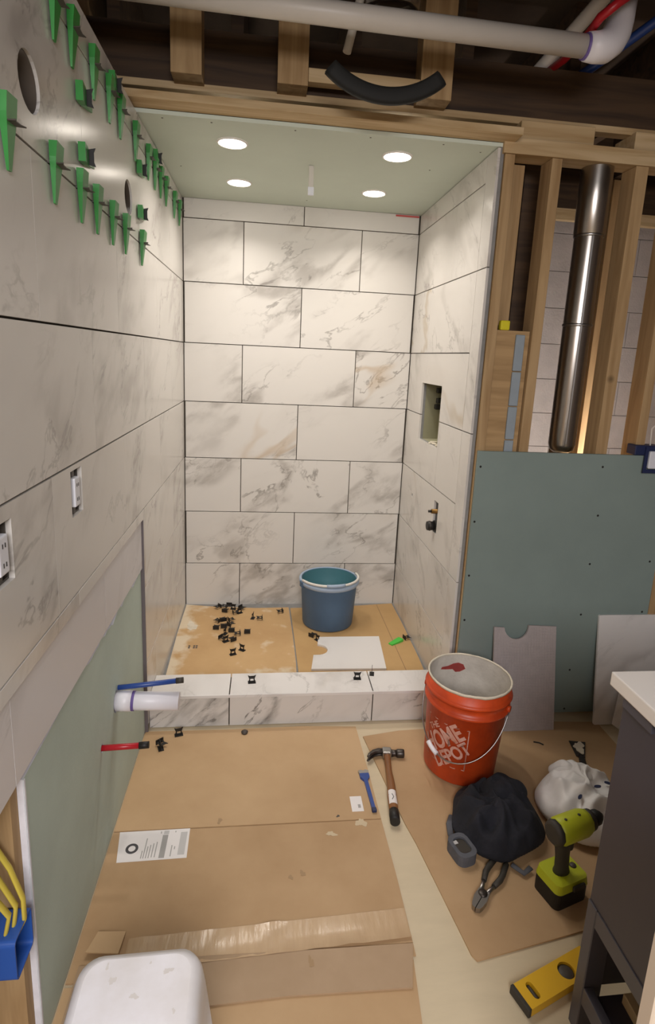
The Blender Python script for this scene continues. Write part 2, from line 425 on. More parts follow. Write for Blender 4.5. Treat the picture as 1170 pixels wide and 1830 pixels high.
left_tiles(0.03, zk(0), [-0.40, -0.90], -1.085, -0.003)
left_tiles(0.874, zk(2), [-1.20, -1.815, -2.43], -2.75, -1.0855)
left_tiles(0.689, 0.873, [-1.58, -2.19], -2.75, -1.094, XL-0.006, MARB_B)
obj('edge_strip', box(XL-0.018, XL+0.0005, -1.093, -1.0865, 0.0, 0.873), mat('grey_edge_trim', '6d6669', 0.5), wall_left)
# --- right shower wall
NI = (-0.617, -0.285, 1.095, 1.380)
VA = (-0.712, -0.648, 0.712, 0.858)
PH = (-0.251, 0.782, 0.011)
wr = bm_new()
add_plate(wr, [rect(-1.030, 0.01, 0, ZT), rect(*NI), rect(*VA), circ(*PH, 10)], 0.0125, lambda y, z, wv: (XR+TH+wv, y, z))
wall_right = struct('wall_right', wr, CEMENT)
def right_tiles(z0, z1, joints):
    js = [-0.003] + joints + [-0.932]
    for a, b_ in zip(js[:-1], js[1:]):
        y0, y1 = b_+GVL/2, a-GVL/2
        zz0, zz1 = z0+GHL/2, z1-GHL/2
        bx = [(y0, zz0), (y1, zz0), (y1, zz1), (y0, zz1)]
        holes = []; outer = None
        ny0, ny1 = max(y0, NI[0]), min(y1, NI[1]); nz0, nz1 = max(zz0, NI[2]), min(zz1, NI[3])
        if ny1 > ny0 and nz1 > nz0:
            if nz0 == zz0:      # opening cuts the bottom edge
                outer = [(y0, zz0)] + ([(ny0, zz0)] if ny0 > y0 else []) + [(ny0, nz1), (ny1, nz1)] + ([(ny1, zz0)] if ny1 < y1 else []) + [(y1, zz0), (y1, zz1), (y0, zz1)]
                if ny0 == y0: outer = [(ny0, nz1), (ny1, nz1), (ny1, zz0), (y1, zz0), (y1, zz1), (y0, zz1)]
                if ny1 == y1: outer = [(y0, zz0), (ny0, zz0), (ny0, nz1), (ny1, nz1), (y1, zz1), (y0, zz1)]
            else:               # opening cuts the top edge
                outer = [(y0, zz0), (y1, zz0)] + ([(y1, zz1), (ny1, zz1)] if ny1 < y1 else []) + [(ny1, nz0), (ny0, nz0)] + ([(ny0, zz1), (y0, zz1)] if ny0 > y0 else [])
        if y0 < VA[0] and VA[1] < y1 and zz0 < VA[2] < zz1: holes.append(rect(*VA))
        if y0 < PH[0] < y1 and zz0 < PH[1] < zz1: holes.append(circ(*PH, 10))
        if outer or holes:
            cy, cz = (y0+y1)/2, (z0+z1)/2
            lps = [[(p_-cy, q-cz) for p_, q in lp] for lp in [outer or bx]+holes]
            obj('tile', plate(lps, TH, lambda a_, b2, wv: (wv-TH/2, a_, b2)), MARB_L, wall_right, (XR+TH/2, cy, cz))
        else:
            tile(wall_right, XR, XR+TH, y0, y1, zz0, zz1, MARB_L)
right_tiles(zk(6), ZT, [-0.32])
right_tiles(zk(5), zk(6), [-0.62])
right_tiles(zk(4), zk(5), [-0.32])
right_tiles(zk(3), zk(4), [])
right_tiles(zk(2), zk(3), [-0.63])
right_tiles(zk(1), zk(2), [-0.32])
right_tiles(zk(0), zk(1), [-0.63])
right_tiles(0.03, zk(0), [-0.32])
for a, b_ in ((0.0, zk(1)), (zk(1), zk(3)), (zk(3), zk(5)), (zk(5), ZT)):
    tile(wall_right, XR, XR+TH, -1.030, -0.9335, a+0.002, b_-0.002, MARB_L)
nb = bm_new()
add_box(nb, XR+0.10, XR+0.108, NI[0]-.004, NI[1]+.004, NI[2]-.004, NI[3]+.004)
add_box(nb, XR+0.023, XR+0.10, NI[0]-.008, NI[0], NI[2], NI[3]); add_box(nb, XR+0.023, XR+0.10, NI[1], NI[1]+.008, NI[2], NI[3])
add_box(nb, XR+0.023, XR+0.10, NI[0], NI[1], NI[2]-.008, NI[2]); add_box(nb, XR+0.023, XR+0.10, NI[0], NI[1], NI[3], NI[3]+.008)
niche = obj('niche', nb, OLIVE, wall_right)
for y, z in ((-0.315, 1.345), (-0.322, 1.295), (-0.300, 1.262)):
    obj('clip', box(XR+0.07, XR+0.0995, y-.014, y+.014, z-.013, z+.013, .003), BLACKP, niche)
for i in range(9):
    y = random.uniform(NI[0]+.03, NI[1]-.03); x = XR+0.015+random.random()*0.06; a = random.random()*3
    bm = box(-.018, .018, -.006, .006, 0, .007, .002); bmesh.ops.rotate(bm, verts=bm.verts, matrix=Matrix.Rotation(a, 3, 'Z'))
    obj('plaster_chip', bm, THINSET, niche, (x, y, NI[2]+.0005))
# --- shower ceiling
cl = bm_new()
LIGHTS = [(0.279, -0.827), (0.890, -0.844), (0.281, -0.332), (0.895, -0.341)]
add_plate(cl, [rect(XL-0.012, XR+0.02, -1.03, 0.02)] + [circ(x, y, 0.046) for x, y in LIGHTS], 0.0125, lambda a_, b2, wv: (a_, b2, ZT+0.001+wv))
ceil = struct('ceiling', cl, GREENC)
for x, y in ((0.06, -1.0), (0.22, -1.0), (0.5, -1.0), (0.76, -1.0), (1.02, -1.0), (1.17, -0.96), (0.05, -0.5), (0.6, -0.12), (1.05, -0.72)):
    obj('screw', lathe([(0, -0.0006), (0.0035, -0.0006), (0.0035, 0.0)], 8), GREYP, ceil, (x, y, ZT+0.001))
names = ['beside the clip-covered left wall, nearer the open front', 'beside the right wall, nearer the open front', 'beside the clip-covered left wall, nearer the back wall', 'beside the right wall, nearer the back wall']
for (x, y), nm in zip(LIGHTS, names):
    t = thing('recessed_light', 'lit round downlight in green ceiling '+nm, 'ceiling light', (x, y, ZT), group='downlights of the shower ceiling')
    obj('trim_ring', lathe([(0.0505, 0.001), (0.0505, -0.004), (0.053, -0.0045), (0.058, -0.001), (0.058, 0.001)], 36), RINGW, t)
    obj('lens', lathe([(0, -0.004), (0.040, -0.0036), (0.0500, -0.002), (0.0500, -0.0002), (0, -0.0002)], 36), LENS, t)
    area('downlight_lamp', (0, 0, -0.012), (0, 0, 0), 0.08, SHOWER_W, SHOWER_COL, shape='DISK', parent=t, spread=R(130))
# --- curb
def zc(x): return 0.137+0.012*x/1.2
curb = struct('trim_1', box(XL, XR, YF+0.011, -0.912, 0.0, 0.127), GROUT)
for a, b_ in ((XL+0.001, 0.297), (0.3015, 0.885), (0.8895, XR+0.02)):
    tile(curb, a, b_, -1.062, -0.904, 0.1285, 0.1395, MARB_P)
    tile(curb, a, b_, YF, YF+0.0105, 0.002, 0.1275, MARB_C)
obj('edge_trim', box(XL+.001, XR+0.02, YF-0.0025, YF+0.003, 0.1278, 0.1405, .001), MARB_P, curb)
# --- stud partition with its wiring and duct
part = struct('wall_partition', box(1.234, 3.3, -1.04, -0.951, 0.0, 0.038), WOODX)
for x0, x1, y0, y1, z1 in ((1.234, 1.270, -1.04, -0.951, 2.21), (1.408, 1.446, -1.04, -0.951, 2.21), (1.728, 1.776, -1.04, -0.951, 2.21), (1.895, 1.933, -1.04, -0.951, 2.21),
                           (1.305, 1.352, -0.94, -0.85, 2.21), (1.672, 1.712, -0.86, -0.77, 2.26), (1.838, 1.880, -0.72, -0.63, 2.26), (2.30, 2.34, -0.72, -0.63, 2.26)):
    obj('stud', box(x0, x1, y0, y1, 0.039, z1, .001), WOODZ, part)
obj('stud', box(2.0625, 2.119, -1.056, -0.951, 0.039, 2.21), WOODZ, part)  # stud added to close the gap where the back-room lamp spilled through
obj('board', box(1.415, 1.505, -.80, -.762, 0.039, 2.26), WOODD, part)  # dark board added to paint the unlit gap between the studs
obj('top_plate', box(1.225, 3.3, -1.045, -0.951, 2.211, 2.262, .001), WOODX, part)
obj('plywood_panel', box(1.271, 1.404, -1.025, -1.013, 0.039, 1.614), WOODP, part)
obj('joist_end', box(1.285, 1.56, -1.03, -0.90, 2.263, 2.325, .002), WOODX, part)
obj('joist_end', box(1.715, 2.10, -1.03, -0.90, 2.263, 2.325, .002), WOODX, part)
obj('rail', box(1.45, 2.9, -0.10, -0.06, 2.245, 2.30), WOODX, part)
t = thing('drywall_sheet', 'blue-green drywall sheet screwed to the studs right of the shower', 'drywall', (1.6, -1.05, 0))
bm = bm_new(); add_box(bm, 1.238-1.6, 2.06-1.6, -0.0065, 0.0065, 0.012, 1.158)
obj('board', bm, TEAL, t)
for x, z in ((1.252, 1.097), (1.757, 1.108), (1.25, .875), (1.767, .907), (1.25, .648), (1.763, .699), (2.029, .711), (1.25, .454), (1.757, .474), (2.033, .484), (1.743, .217), (1.744, .03)):
    obj('screw', lathe([(0, 0), (0.0045, 0), (0.0045, 0.001), (0, 0.001)], 8), BLACKP, t, (x-1.6, -0.0066, z), (R(90), 0, 0))
# block wall at the back
bw = struct('wall_far', box(-0.3, 3.4, 0.158, 0.22, 0.0, 2.75), MORTAR)
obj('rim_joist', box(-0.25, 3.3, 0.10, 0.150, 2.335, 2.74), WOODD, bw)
bmsh = mesh_from('block', box(-0.1985, 0.1985, -.009, .009, -.1005, .1005, .0015), BLOCK)
for i in range(4, 12):
    z = 0.095+0.2035*i+.0
    for j in range(5):
        x = 1.55+0.40*j+(0.2 if i % 2 else 0)
        if x > 3.3: continue
        zz = z
        obj('block', bmsh, None, bw, (x, 0.150, zz))
wf = bm_new(); add_box(wf, -0.16, 3.4, -2.74, -2.62, 2.30, 2.75)  # unseen lintel added to keep hall lamp light off the beams
struct('wall_light_blocker', wf, WALLP)
struct('wall_side', box(2.12, 2.16, -2.62, -1.045, 0.0, 2.2), BROWNW)
struct('wall_hall', box(-0.3, 3.4, -5.4, -5.3, 0.0, 2.75), WALLP)
struct('wall_east', box(3.4, 3.5, -5.3, 0.22, 0.0, 2.75), BLOCK)
# framing overhead
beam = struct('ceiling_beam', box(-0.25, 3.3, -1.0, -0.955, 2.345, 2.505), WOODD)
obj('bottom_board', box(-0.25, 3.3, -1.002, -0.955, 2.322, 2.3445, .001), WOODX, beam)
for x0, x1 in ((0.101, 0.197), (0.435, 0.533), (0.903, 1.010)):
    obj('block', box(x0, x1, -1.085, -1.001, 2.337, 2.74, .001), WOODZ, beam)
obj('block', box(0.534, 0.902, -1.085, -1.047, 2.350, 2.390, .001), WOODX, beam)
struct('trim_2', box(-0.25, 1.262, -1.112, -1.031, 2.2465, 2.270, .001), WOODX)
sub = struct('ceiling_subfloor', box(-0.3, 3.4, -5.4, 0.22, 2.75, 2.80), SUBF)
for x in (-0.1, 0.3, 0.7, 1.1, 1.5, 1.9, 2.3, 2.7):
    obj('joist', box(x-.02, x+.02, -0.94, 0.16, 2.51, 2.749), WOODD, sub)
struct('wall_left_void', box(-0.30, -0.17, -5.3, 0.2, 0.0, 2.75), BACKW)

# ------------------------------------------------------------------ left wall fittings
def jbox(cy, cz, label):
    t = thing('junction_box', label, 'electrical box', (XL-0.012, cy, cz), (0, R(90), 0))
    obj('box_cup', lathe([(0, -0.075), (0.046, -0.075), (0.0465, 0.006), (0.0495, 0.006), (0.0495, -0.078), (0, -0.078)], 32), mat('grey_box_plastic', '5a5148', 0.6, var=.3, vscale=14), t)
    b1 = tube([(-.02, -.02, -.07), (-.01, -.01, -.045), (.012, .004, -.03), (.02, .02, -.05)], .004, 8); obj('wire', b1, PVC, t)
    b1 = tube([(.02, -.02, -.07), (.01, -.012, -.04), (-.008, .01, -.028), (-.02, .02, -.05)], .004, 8); obj('wire', b1, DGREY, t)
    return t
jbox(*HOLE1, 'open round light box high on left wall, nearest the camera')
jbox(*HOLE2, 'open round light box in left tiles beside the shower entrance')
def device(o, label):
    cy, cz = (o[0]+o[1])/2, (o[2]+o[3])/2; hy, hz = (o[1]-o[0])/2, (o[3]-o[2])/2
    t = thing('wall_outlet', label, 'outlet', (XL-0.01, cy, cz))
    bm = bm_new(); add_plate(bm, [rect(-hy+.001, hy-.001, -hz+.001, hz-.001), rect(-hy+.004, hy-.004, -hz+.004, hz-.004)], .05, lambda a_, b2, wv: (wv-.05, a_, b2)); add_box(bm, -.053, -.05, -hy+.001, hy-.001, -hz+.001, hz-.001)
    obj('back_box', bm, GREYP, t)
    obj('receptacle', box(-.048, .012, -.0175, .0175, -.034, .034, .003, 2), DEVICE, t)
    for s in (-1, 1):
        obj('yoke', box(.0, .0022, -.010, .010, s*.044-.009, s*.044+.009, .001), DSTEEL, t)
        obj('slot', box(.0115, .0128, -.006, -.004, s*.017-.004, s*.017+.004), BLACKP, t)
        obj('slot', box(.0115, .0128, .004, .006, s*.017-.004, s*.017+.004), BLACKP, t)
device(OUT1, 'white outlet sticking out of cut left tile, midway along the wall')
device(OUT2, 'white outlet in left tiles cut off by the edge of the frame')
# green wedges with black clips
def wedge_bm(L, wd, t0, t1):
    bm = bm_new()
    add_plate(bm, [[(-wd/2, 0.36*L), (wd/2, 0.36*L), (wd/2, 0.10*L), (wd*0.14, -0.64*L), (-wd*0.14, -0.64*L), (-wd/2, 0.10*L)]], 1.0, lambda a_, b2, wv: (0.003+wv*(t1+(t0-t1)*((b2/L+.64))), a_, b2))
    return bm
def clip_bm():
    bm = bm_new()
    fn = lambda a_, b2, wv: (b2, a_, wv-.001)
    add_plate(bm, [[(-.019, -.004), (.019, -.004), (.016, .012), (.020, .030), (.010, .026), (-.010, .026), (-.020, .030), (-.016, .012)], rect(-.010, .010, .0025, .0145)], .002, fn)
    return bm
wed_me = mesh_from('wedge', wedge_bm(.112, .040, .016, .004), WEDGE)
clip_me = mesh_from('clip', clip_bm(), GREYP)
clip_meb = mesh_from('clip', clip_bm(), BLACKP)
def wedge(y, z, vertical, label, group, flip=0):
    t = thing('leveling_wedge', label, 'tile wedge', (XL, y, z), (R(90) if vertical else R(random.uniform(-4, 4)), 0, 0), group)
    obj('wedge', wed_me, None, t, (0.0, 0, 0)); obj('clip', clip_meb if vertical else clip_me, None, t, (0, 0, 0))
k5 = [-2.072, -1.853, -1.685, -1.560, -1.408, -1.262, -1.028]
k6 = [-1.812, -1.705, -1.550, -1.404, -1.288, -1.095, -.892, -.765, -.651, -.524, -.303, -.151]
ordn = ['first', 'second', 'third', 'fourth', 'fifth', 'sixth', 'seventh', 'eighth', 'ninth', 'tenth', 'eleventh', 'last']
for i, y in enumerate(k5):
    wedge(y, zk(5), False, 'green wedge in black clip on the lower joint, %s from the camera end' % ordn[i], 'wedges on the lower horizontal joint')
for i, y in enumerate(k6):
    wedge(y, zk(6), False, 'green wedge in black clip on the upper joint, %s from the camera end' % ordn[i], 'wedges on the upper horizontal joint')
for y, z, lb in ((-1.645, 2.035, 'upper green wedge with black clip on the vertical joint past the nearer round box'), (-1.645, 1.912, 'lower green wedge with black clip on the vertical joint past the nearer round box'),
                 (-1.352, 2.180, 'green wedge with black clip at the left wall top, before the header board'), (-1.0325, 2.06, 'green wedge with black clip above the farther round box'),
                 (-1.0325, 1.925, 'green wedge with black clip beside the farther round box, lower of its pair'), (-0.74, 2.185, 'green wedge with black clip just under the green shower ceiling')):
    wedge(y, z, True, lb, 'wedges on the vertical joints')
# bottom left: green board, pipes, blue box
t = thing('drywall_sheet', 'pale green drywall sheet low on left wall beneath the tiles', 'drywall', (XL-0.0183, -1.6, 0))
bm = bm_new()
prof = [(-0.55, 0.008), (0.506, 0.008), (0.506, 0.684)]
yy = 0.506
while yy > -0.15:
    yy -= 0.022; prof.append((yy, 0.676+random.uniform(-.006, .010)-(0.01 if random.random() < .2 else 0)))
prof += [(-0.18, 0.686), (-0.55, 0.672)]
add_plate(bm, [prof, circ(0.117, 0.401, .036), circ(-0.051, 0.359, .013)], 0.0125, lambda a_, b2, wv: (-0.006+wv, a_, b2))
bmesh.ops.recalc_face_normals(bm, faces=bm.faces)
for f_ in bm.faces:
    f_.material_index = 0 if abs(f_.normal.x) > 0.7 else 1
obj('board', bm, [GREEN, GYPSUM], t)
obj('tape_bead', box(.0066, .0078, -0.549, -0.543, 0.01, 0.67), GYPSUM, t)
t = thing('drain_pipe', 'white drain pipe stub out of green board, purple ring at its base', 'pipe', (XL-0.02, -1.483, 0.401), (0, R(2), 0))
obj('pipe', tube([(0, 0, 0), (.20, 0, 0)], .0285, 28), PVCW, t)
obj('coupling', tube([(.010, 0, 0), (.056, 0, 0)], .0315, 28), PVCW, t)
obj('primer_ring', tube([(.056, 0, 0), (.064, 0, 0)], .0305, 28, squash=(1, 1)), PURPLE, t)
t = thing('water_pipe', 'blue water pipe resting on the white drain pipe, dark end cap', 'pipe', (XL-0.02, -1.475, 0.4415), (0, R(-4), R(1)))
obj('tube', tube([(0.012, 0, -.001), (.07, 0, 0), (.20, 0, .004)], .008, 12), BLUEPEX, t); obj('end_cap', tube([(.19, 0, .004), (.213, 0, .0045)], .0092, 12), DGREY, t)
t = thing('water_pipe', 'red water pipe stub out of green board near the floor', 'pipe', (XL-0.02, -1.651, 0.359), (0, R(-1), R(2)))
obj('tube', tube([(0, 0, 0), (.12, 0, 0)], .0085, 12), REDPEX, t); obj('end_cap', tube([(.11, 0, 0), (.138, 0, .0005)], .0098, 12), BLACKP, t)
t = thing('electrical_box', 'blue electrical box with yellow cables on stud at lower left', 'electrical box', (-0.050, -2.2205, 0.330))
bm = bm_new(); add_plate(bm, [rrect(-.038, .038, 0, .088, .01)], .004, lambda a_, b2, wv: (-.038+wv, a_, b2))
add_plate(bm, [rrect(-.038, .038, 0, .088, .01), rrect(-.035, .035, .003, .085, .008)], .07, lambda a_, b2, wv: (-.034+wv, a_, b2))
obj('box_shell', bm, BLUEBOX, t)
for dx, dy in ((0, 0), (.014, .012), (-.008, -.016)):
    obj('cable', tube([(-.01+dx, dy, .02), (.02+dx, dy, .085), (.026+dx*.5, dy*1.2, .13), (.0+dx, dy*1.5-.004, .20), (-.03, dy, .30)], .0065, 8, squash=(1, .6)), YELWIRE, t)

# ------------------------------------------------------------------ shower floor things
def smear(cx, cy, rx, ry, seed, z, th=.0008, n=26):
    random.seed(seed)
    ph = [random.random()*6.28 for _ in range(4)]
    pts = []
    for k in range(n):
        a = 2*PI*k/n; rr = 1+.25*math.sin(2*a+ph[0])+.22*math.sin(3*a+ph[1])+.14*math.sin(7*a+ph[2])
        pts.append((cx+rx*rr*math.cos(a), cy+ry*rr*math.sin(a)))
    return plate([pts], th, lambda a_, b2, wv: (a_, b2, z+wv))
CZ = 0.046
t = thing('cardboard_sheet', 'tan cardboard on the shower floor, left half with pale mortar smears', 'cardboard', (0.29, -0.45, CZ))
bm = plate([[(-.288, -.455), (-.10, -.456), (.14, -.452), (.295, -.455), (.30, -.2), (.297, .05), (.290, .33), (.288, .395), (.10, .388), (-.15, .412), (-.298, .44), (-.299, .1)]], .004, lambda a_, b2, wv: (a_, b2, wv))
obj('sheet', bm, CARDSM, t)
for i, (x, y, rx, ry) in enumerate(((-.235, .17, .026, .045),)):
    obj('mortar_smear', smear(x, y, rx, ry, 30+i, .0041), THINSET, t)
bm = bm_new()
for i in range(4):
    for j in range(4):
        if (i*3+j*5+i*j) % 3 != 0: add_box(bm, -.225+i*.012, -.216+i*.012, -.085+j*.017, -.073+j*.017, .0041, .0046)
obj('printed_mark', bm, PRINT_D, t)
t = thing('cardboard_sheet', 'tan cardboard on the shower floor under the blue bucket', 'cardboard', (0.90, -0.45, CZ), (0, 0, R(.3)))
bm = plate([[(-.303, -.455), (0.285, -.452), (.298, -.2), (.304, .2), (.302, .438), (.12, .415), (-.02, .40), (-.31, .385), (-.306, 0)]], .0045, lambda a_, b2, wv: (a_, b2, wv))
obj('sheet', bm, mat('cardboard_in_shower', 'c6a26e', 0.66, var=.14, vscale=2.4, col2='b89462'), t)
obj('fold', box(.205, .208, -.45, .42, .0046, .0053), CARDE, t)
random.seed(11)
tclip_me = None
def tclip_bm():
    bm = bm_new()
    add_box(bm, -.016, .016, -.010, .010, 0, .0022)
    fn = lambda a_, b2, wv: (a_, wv-.001, b2)
    add_plate(bm, [[(-.015, .002), (.015, .002), (.011, .016), (.017, .034), (.009, .030), (-.009, .030), (-.017, .034), (-.011, .016)], rect(-.007, .007, .006, .017)], .002, fn)
    return bm
tclip_me = mesh_from('tile_clip', tclip_bm(), BLACKP)
def tclip(x, y, z, label, group, rot=None):
    o = obj('tile_clip', tclip_me, None, None, (x, y, z), rot or (0, 0, 0))
    o['label'] = label; o['category'] = 'tile clip'
    if group: o['group'] = group
    return o
ZC = CZ+.0045
def loose_rot():
    k = random.choice((0, 1, 2))
    if k == 0: return (0, 0, random.uniform(0, 6.28)), .0003
    if k == 1: return (R(90), 0, random.uniform(0, 6.28)), .0133
    return (R(-90), 0, random.uniform(0, 6.28)), .0133
def pile(pts, label, group):
    od = ['leftmost', 'second from left', 'third from left', 'fourth from left', 'fifth from left', 'sixth from left', 'sixth from right', 'fifth from right', 'fourth from right', 'third from right', 'second from right', 'rightmost']
    pts = sorted(pts); od = od if len(pts) == 12 else od[:4]+od[-4:]
    for (x, y, h), w_ in zip(pts, od):
        ro, dz = loose_rot(); tclip(x, y, ZC+dz+h, label+', '+w_, group, ro)
pile([(.185, -.055, 0), (.225, -.062, 0), (.262, -.075, 0), (.300, -.070, 0), (.215, -.125, 0), (.262, -.140, 0), (.300, -.128, 0), (.24, -.095, .026)], 'black tile clip in small heap at shower back wall', 'heap of clips by the back wall')
pile([(.200, -.245, 0), (.245, -.235, 0), (.185, -.330, 0), (.225, -.315, 0), (.262, -.300, 0), (.235, -.375, 0), (.268, -.362, 0), (.215, -.425, 0), (.245, -.455, 0), (.285, -.460, 0), (.225, -.29, .026), (.25, -.34, .026)], 'black tile clip in bigger heap on left shower cardboard', 'heap of clips mid floor')
for x, y, lb in ((.315, -.385, 'black tile clip just right of the bigger heap'), (.350, -.380, 'black tile clip outermost right of the bigger heap'), (.375, -.195, 'left clip of the touching black pair between heap and blue bucket'),
                 (.428, -.210, 'right clip of the touching black pair between heap and blue bucket'), (.542, -.125, 'lone black tile clip beside the cardboard seam by the back wall'),
                 (.288, -.585, 'black tile clip of the nearer pair, nearest the curb'), (.330, -.545, 'black tile clip of the nearer pair, farther from the curb'),
                 (.680, -.425, 'black tile clip in front of the blue bucket, left one'), (.712, -.455, 'black tile clip touching the corner of the notched white tile')):
    ro, dz = loose_rot(); tclip(x, y, ZC+dz, lb, None, ro)
zt = .1396
tclip(.387, -.975, zt, 'black tile clip standing on curb top, left of centre', None, (0, 0, R(6)))
tclip(.835, -.965, zt, 'black tile clip standing on curb top, near the right joint', None, (0, 0, R(-3)))
tclip(.905, -.930, zt, 'black tile clip standing at the right joint of curb top', None, (0, 0, R(78)))
tclip(.108, -1.118, .0055, 'upright black tile clip on cardboard below the curb', None, (R(0), 0, R(15)))
tclip(.043, -1.168, .0055+.0133, 'tipped black tile clip by the red pipe end', None, (R(90), 0, R(40)))
tclip(.052, -1.195, .0055, 'black tile clip leaning beside the red pipe end', None, (0, 0, R(110)))
o = obj('mortar_crumb', smooth(obj('x', lathe([(0, 0), (.012, 0), (.014, .006), (.006, .012), (0, .012)], 10), GREYP)).data, None, None, (.364, -1.118, .0052)); tag(o, 'dark mortar crumb on cardboard below the curb middle', 'crumb')
bpy.data.objects.remove(bpy.data.objects['x'])
t = thing('leveling_wedge', 'bright green wedge with black clip lying on right shower cardboard', 'tile wedge', (1.132, -.480, ZC), (0, 0, R(35)))
obj('wedge', plate([[(-.045, -.012), (.01, -.016), (.03, -.016), (.03, .016), (.01, .016), (-.045, .012)]], .013, lambda a_, b2, wv: (a_*1.1-.01, b2, .0003+wv*(.45+(a_+.05)*7))), BRIGHTG, t)
obj('clip', tclip_me, None, t, (.042, -.004, .0133), (R(90), 0, R(70)))
# notched tile offcut
t = thing('tile_offcut', 'white marble tile offcut with round notch lying on shower cardboard', 'tile', (0.85, -.60, ZC), (0, 0, R(-1)))
nt_ = [(.165, -.15), (.185, .165), (-.135, .160), (-.145, .085)]
nt_ += [(-.150+.052*math.cos(a), .030+.052*math.sin(a)) for a in [R(80-16*k) for k in range(11)]]
nt_ += [(-.172, -.022), (-.19, -.15)]
obj('tile_body', plate([nt_], .010, lambda a_, b2, wv: (a_, b2, .0005+wv)), MARB_P, t)
# blue bucket
t = thing('bucket', 'blue plastic bucket with pale rim handle standing in the shower', 'bucket', (.785, -.240, ZC), (0, 0, R(20)))
H = .258
obj('body', lathe([(0, 0), (.128, 0), (.136, .004), (.138, .012), (.152, H-.03), (.153, H), (.149, H), (.147, H-.03), (.132, .014), (0, .010)], 48), [BLUEB], t)
obj('inner_liner', lathe([(.1485, H-.002), (.1465, H-.03), (.1315, .0145), (0, .0110)], 48), TEALIN, t)
obj('rim', lathe([(.151, H-.022), (.162, H-.020), (.165, H-.010), (.163, H+.001), (.154, H+.004), (.149, H+.001), (.153, H-.004)], 48, close=True), GREYBL, t)
hp = []
for k in range(25):
    a = R(-178+k*172/24); rr = .158
    hp.append((rr*math.cos(a), rr*math.sin(a), H+.013+.006*math.cos((k-12)/12*PI/2)-.004))
hp = [(-.158, 0.0, H-.006)] + hp + [(.158, -.0, H-.006)]
hb = tube(hp, .0065, 10)
obj('handle', hb, WHITEH, t)
obj('handle_grip', tube(hp[9:15], .0088, 10), GREYBL, t)
for s in (-1, 1): obj('ear', box(s*.160-.008, s*.160+.008, -.018, .018, H-.03, H+.002, .004, 2), BLUEB, t)

# valve, pipe hole on right wall
t = thing('shower_valve', 'dark brass shower valve in rough opening of right shower wall', 'valve', (XR+.012, -.672, .755))
obj('recess_shade_plate', box(.055, .060, -.045, .030, -.05, .11), BLACKP, t)  # black plate stands in for the shade inside the valve opening
obj('valve_body', tube([(.05, 0, -.015), (.02, 0, -.015), (-.012, 0, -.015)], .026, 18), BLACKP, t)
obj('cartridge', tube([(-.012, 0, -.015), (-.045, 0, -.015)], .021, 18), BLACKP, t)
obj('retainer_ring', tube([(-.030, 0, -.015), (-.036, 0, -.015)], .0235, 18), DSTEEL, t)
obj('stem', tube([(.05, 0, .055), (-.030, 0, .055)], .011, 12), BRASS, t)
obj('stem_tip', tube([(-.029, 0, .055), (-.044, 0, .055)], .006, 10), BLACKP, t)
obj('bracket', box(.035, .050, -.020, .020, -.036, .10), mat('rust_bracket', '8d6a5a', 0.6, .5), t)
t = thing('pipe_stub', 'small dark pipe stub in round hole of right shower wall', 'pipe', (XR+.02, PH[0], PH[1]))
obj('pipe', tube([(.02, 0, 0), (-.010, 0, 0)], .008, 12), BRASS, t); obj('mouth', tube([(-.0095, 0, 0), (-.0106, 0, 0)], .006, 12), BLACKP, t)
# white strip hanging from ceiling
t = thing('wire_stub', 'short white cable stub hanging from green ceiling between the downlights', 'cable', (.582, -.650, ZT), (R(-8), 0, 0))
obj('sheath', box(-.010, .010, -.004, .004, -.088, .001, .002), PVC, t); obj('bare_end', box(-.012, .012, -.0045, .0045, -.115, -.082, .002), DEVICE, t)
# red marker line at ceiling corner
tag(obj('red_tape', box(1.075, 1.200, -.004, -.0012, ZT-.012, ZT-.004), REDSM), 'thin red chalk strip at top right corner of the back wall', 'tape')

# ------------------------------------------------------------------ overhead things
PY = -1.35
t = thing('drain_pipe', 'long white plastic pipe running across below the dark beam', 'pipe', (0, PY, 0))
obj('pipe', tube([(-.16, 0, 2.418), (1.33, 0, 2.405)], .030, 28), PVC, t)
arc = [(1.325, 0, 2.405), (1.355, 0, 2.406), (1.385, .01, 2.415), (1.41, .02, 2.435), (1.428, .03, 2.462), (1.44, .04, 2.50), (1.45, .05, 2.56)]
obj('elbow', tube(arc, [.036, .040, .043, .043, .042, .040, .038], 24), PVCW, t)
obj('primer_ring', tube([(1.318, 0, 2.405), (1.334, 0, 2.4052)], .0335, 24), PURPLE, t)
obj('riser', tube([(1.45, .05, 2.55), (1.47, .07, 2.72)], .030, 20), PVC, t)
t = thing('drain_pipe', 'short white plastic pipe rising behind the pipe elbow', 'pipe', (1.356, -0.93, 2.51))
obj('pipe', tube([(-.02, .02, -.03), (0, 0, 0), (.111, -.20, .141), (.16, -.29, .205)], .024, 20), PVC, t)
tag(obj('water_pipe', tube([(1.375, -.93, 2.505), (1.407, -1.05, 2.515), (1.36, -1.30, 2.475), (1.328, -1.408, 2.452), (1.37, -1.418, 2.486), (1.415, -1.42, 2.52), (1.50, -1.41, 2.60)], .0125, 12), REDPEX), 'red water pipe crossing over the white pipe elbow', 'pipe')
tag(obj('water_pipe', tube([(1.50, -.91, 2.515), (1.544, -.95, 2.535), (1.691, -1.10, 2.635), (1.80, -1.20, 2.70)], .016, 12), BLUEPEX), 'blue water pipe slanting behind the white pipe elbow', 'pipe')
tag(obj('vent_pipe', tube([(.650, -1.12, 2.428), (.690, -1.12, 2.60), (.705, -1.12, 2.74)], .0135, 12), PVC), 'thin white pipe hanging down behind the long white pipe', 'pipe')
bm = bm_new(); add_lathe(bm, [(.060, 0), (.085, 0), (.085, .05), (.060, .05)], 32, close=True)
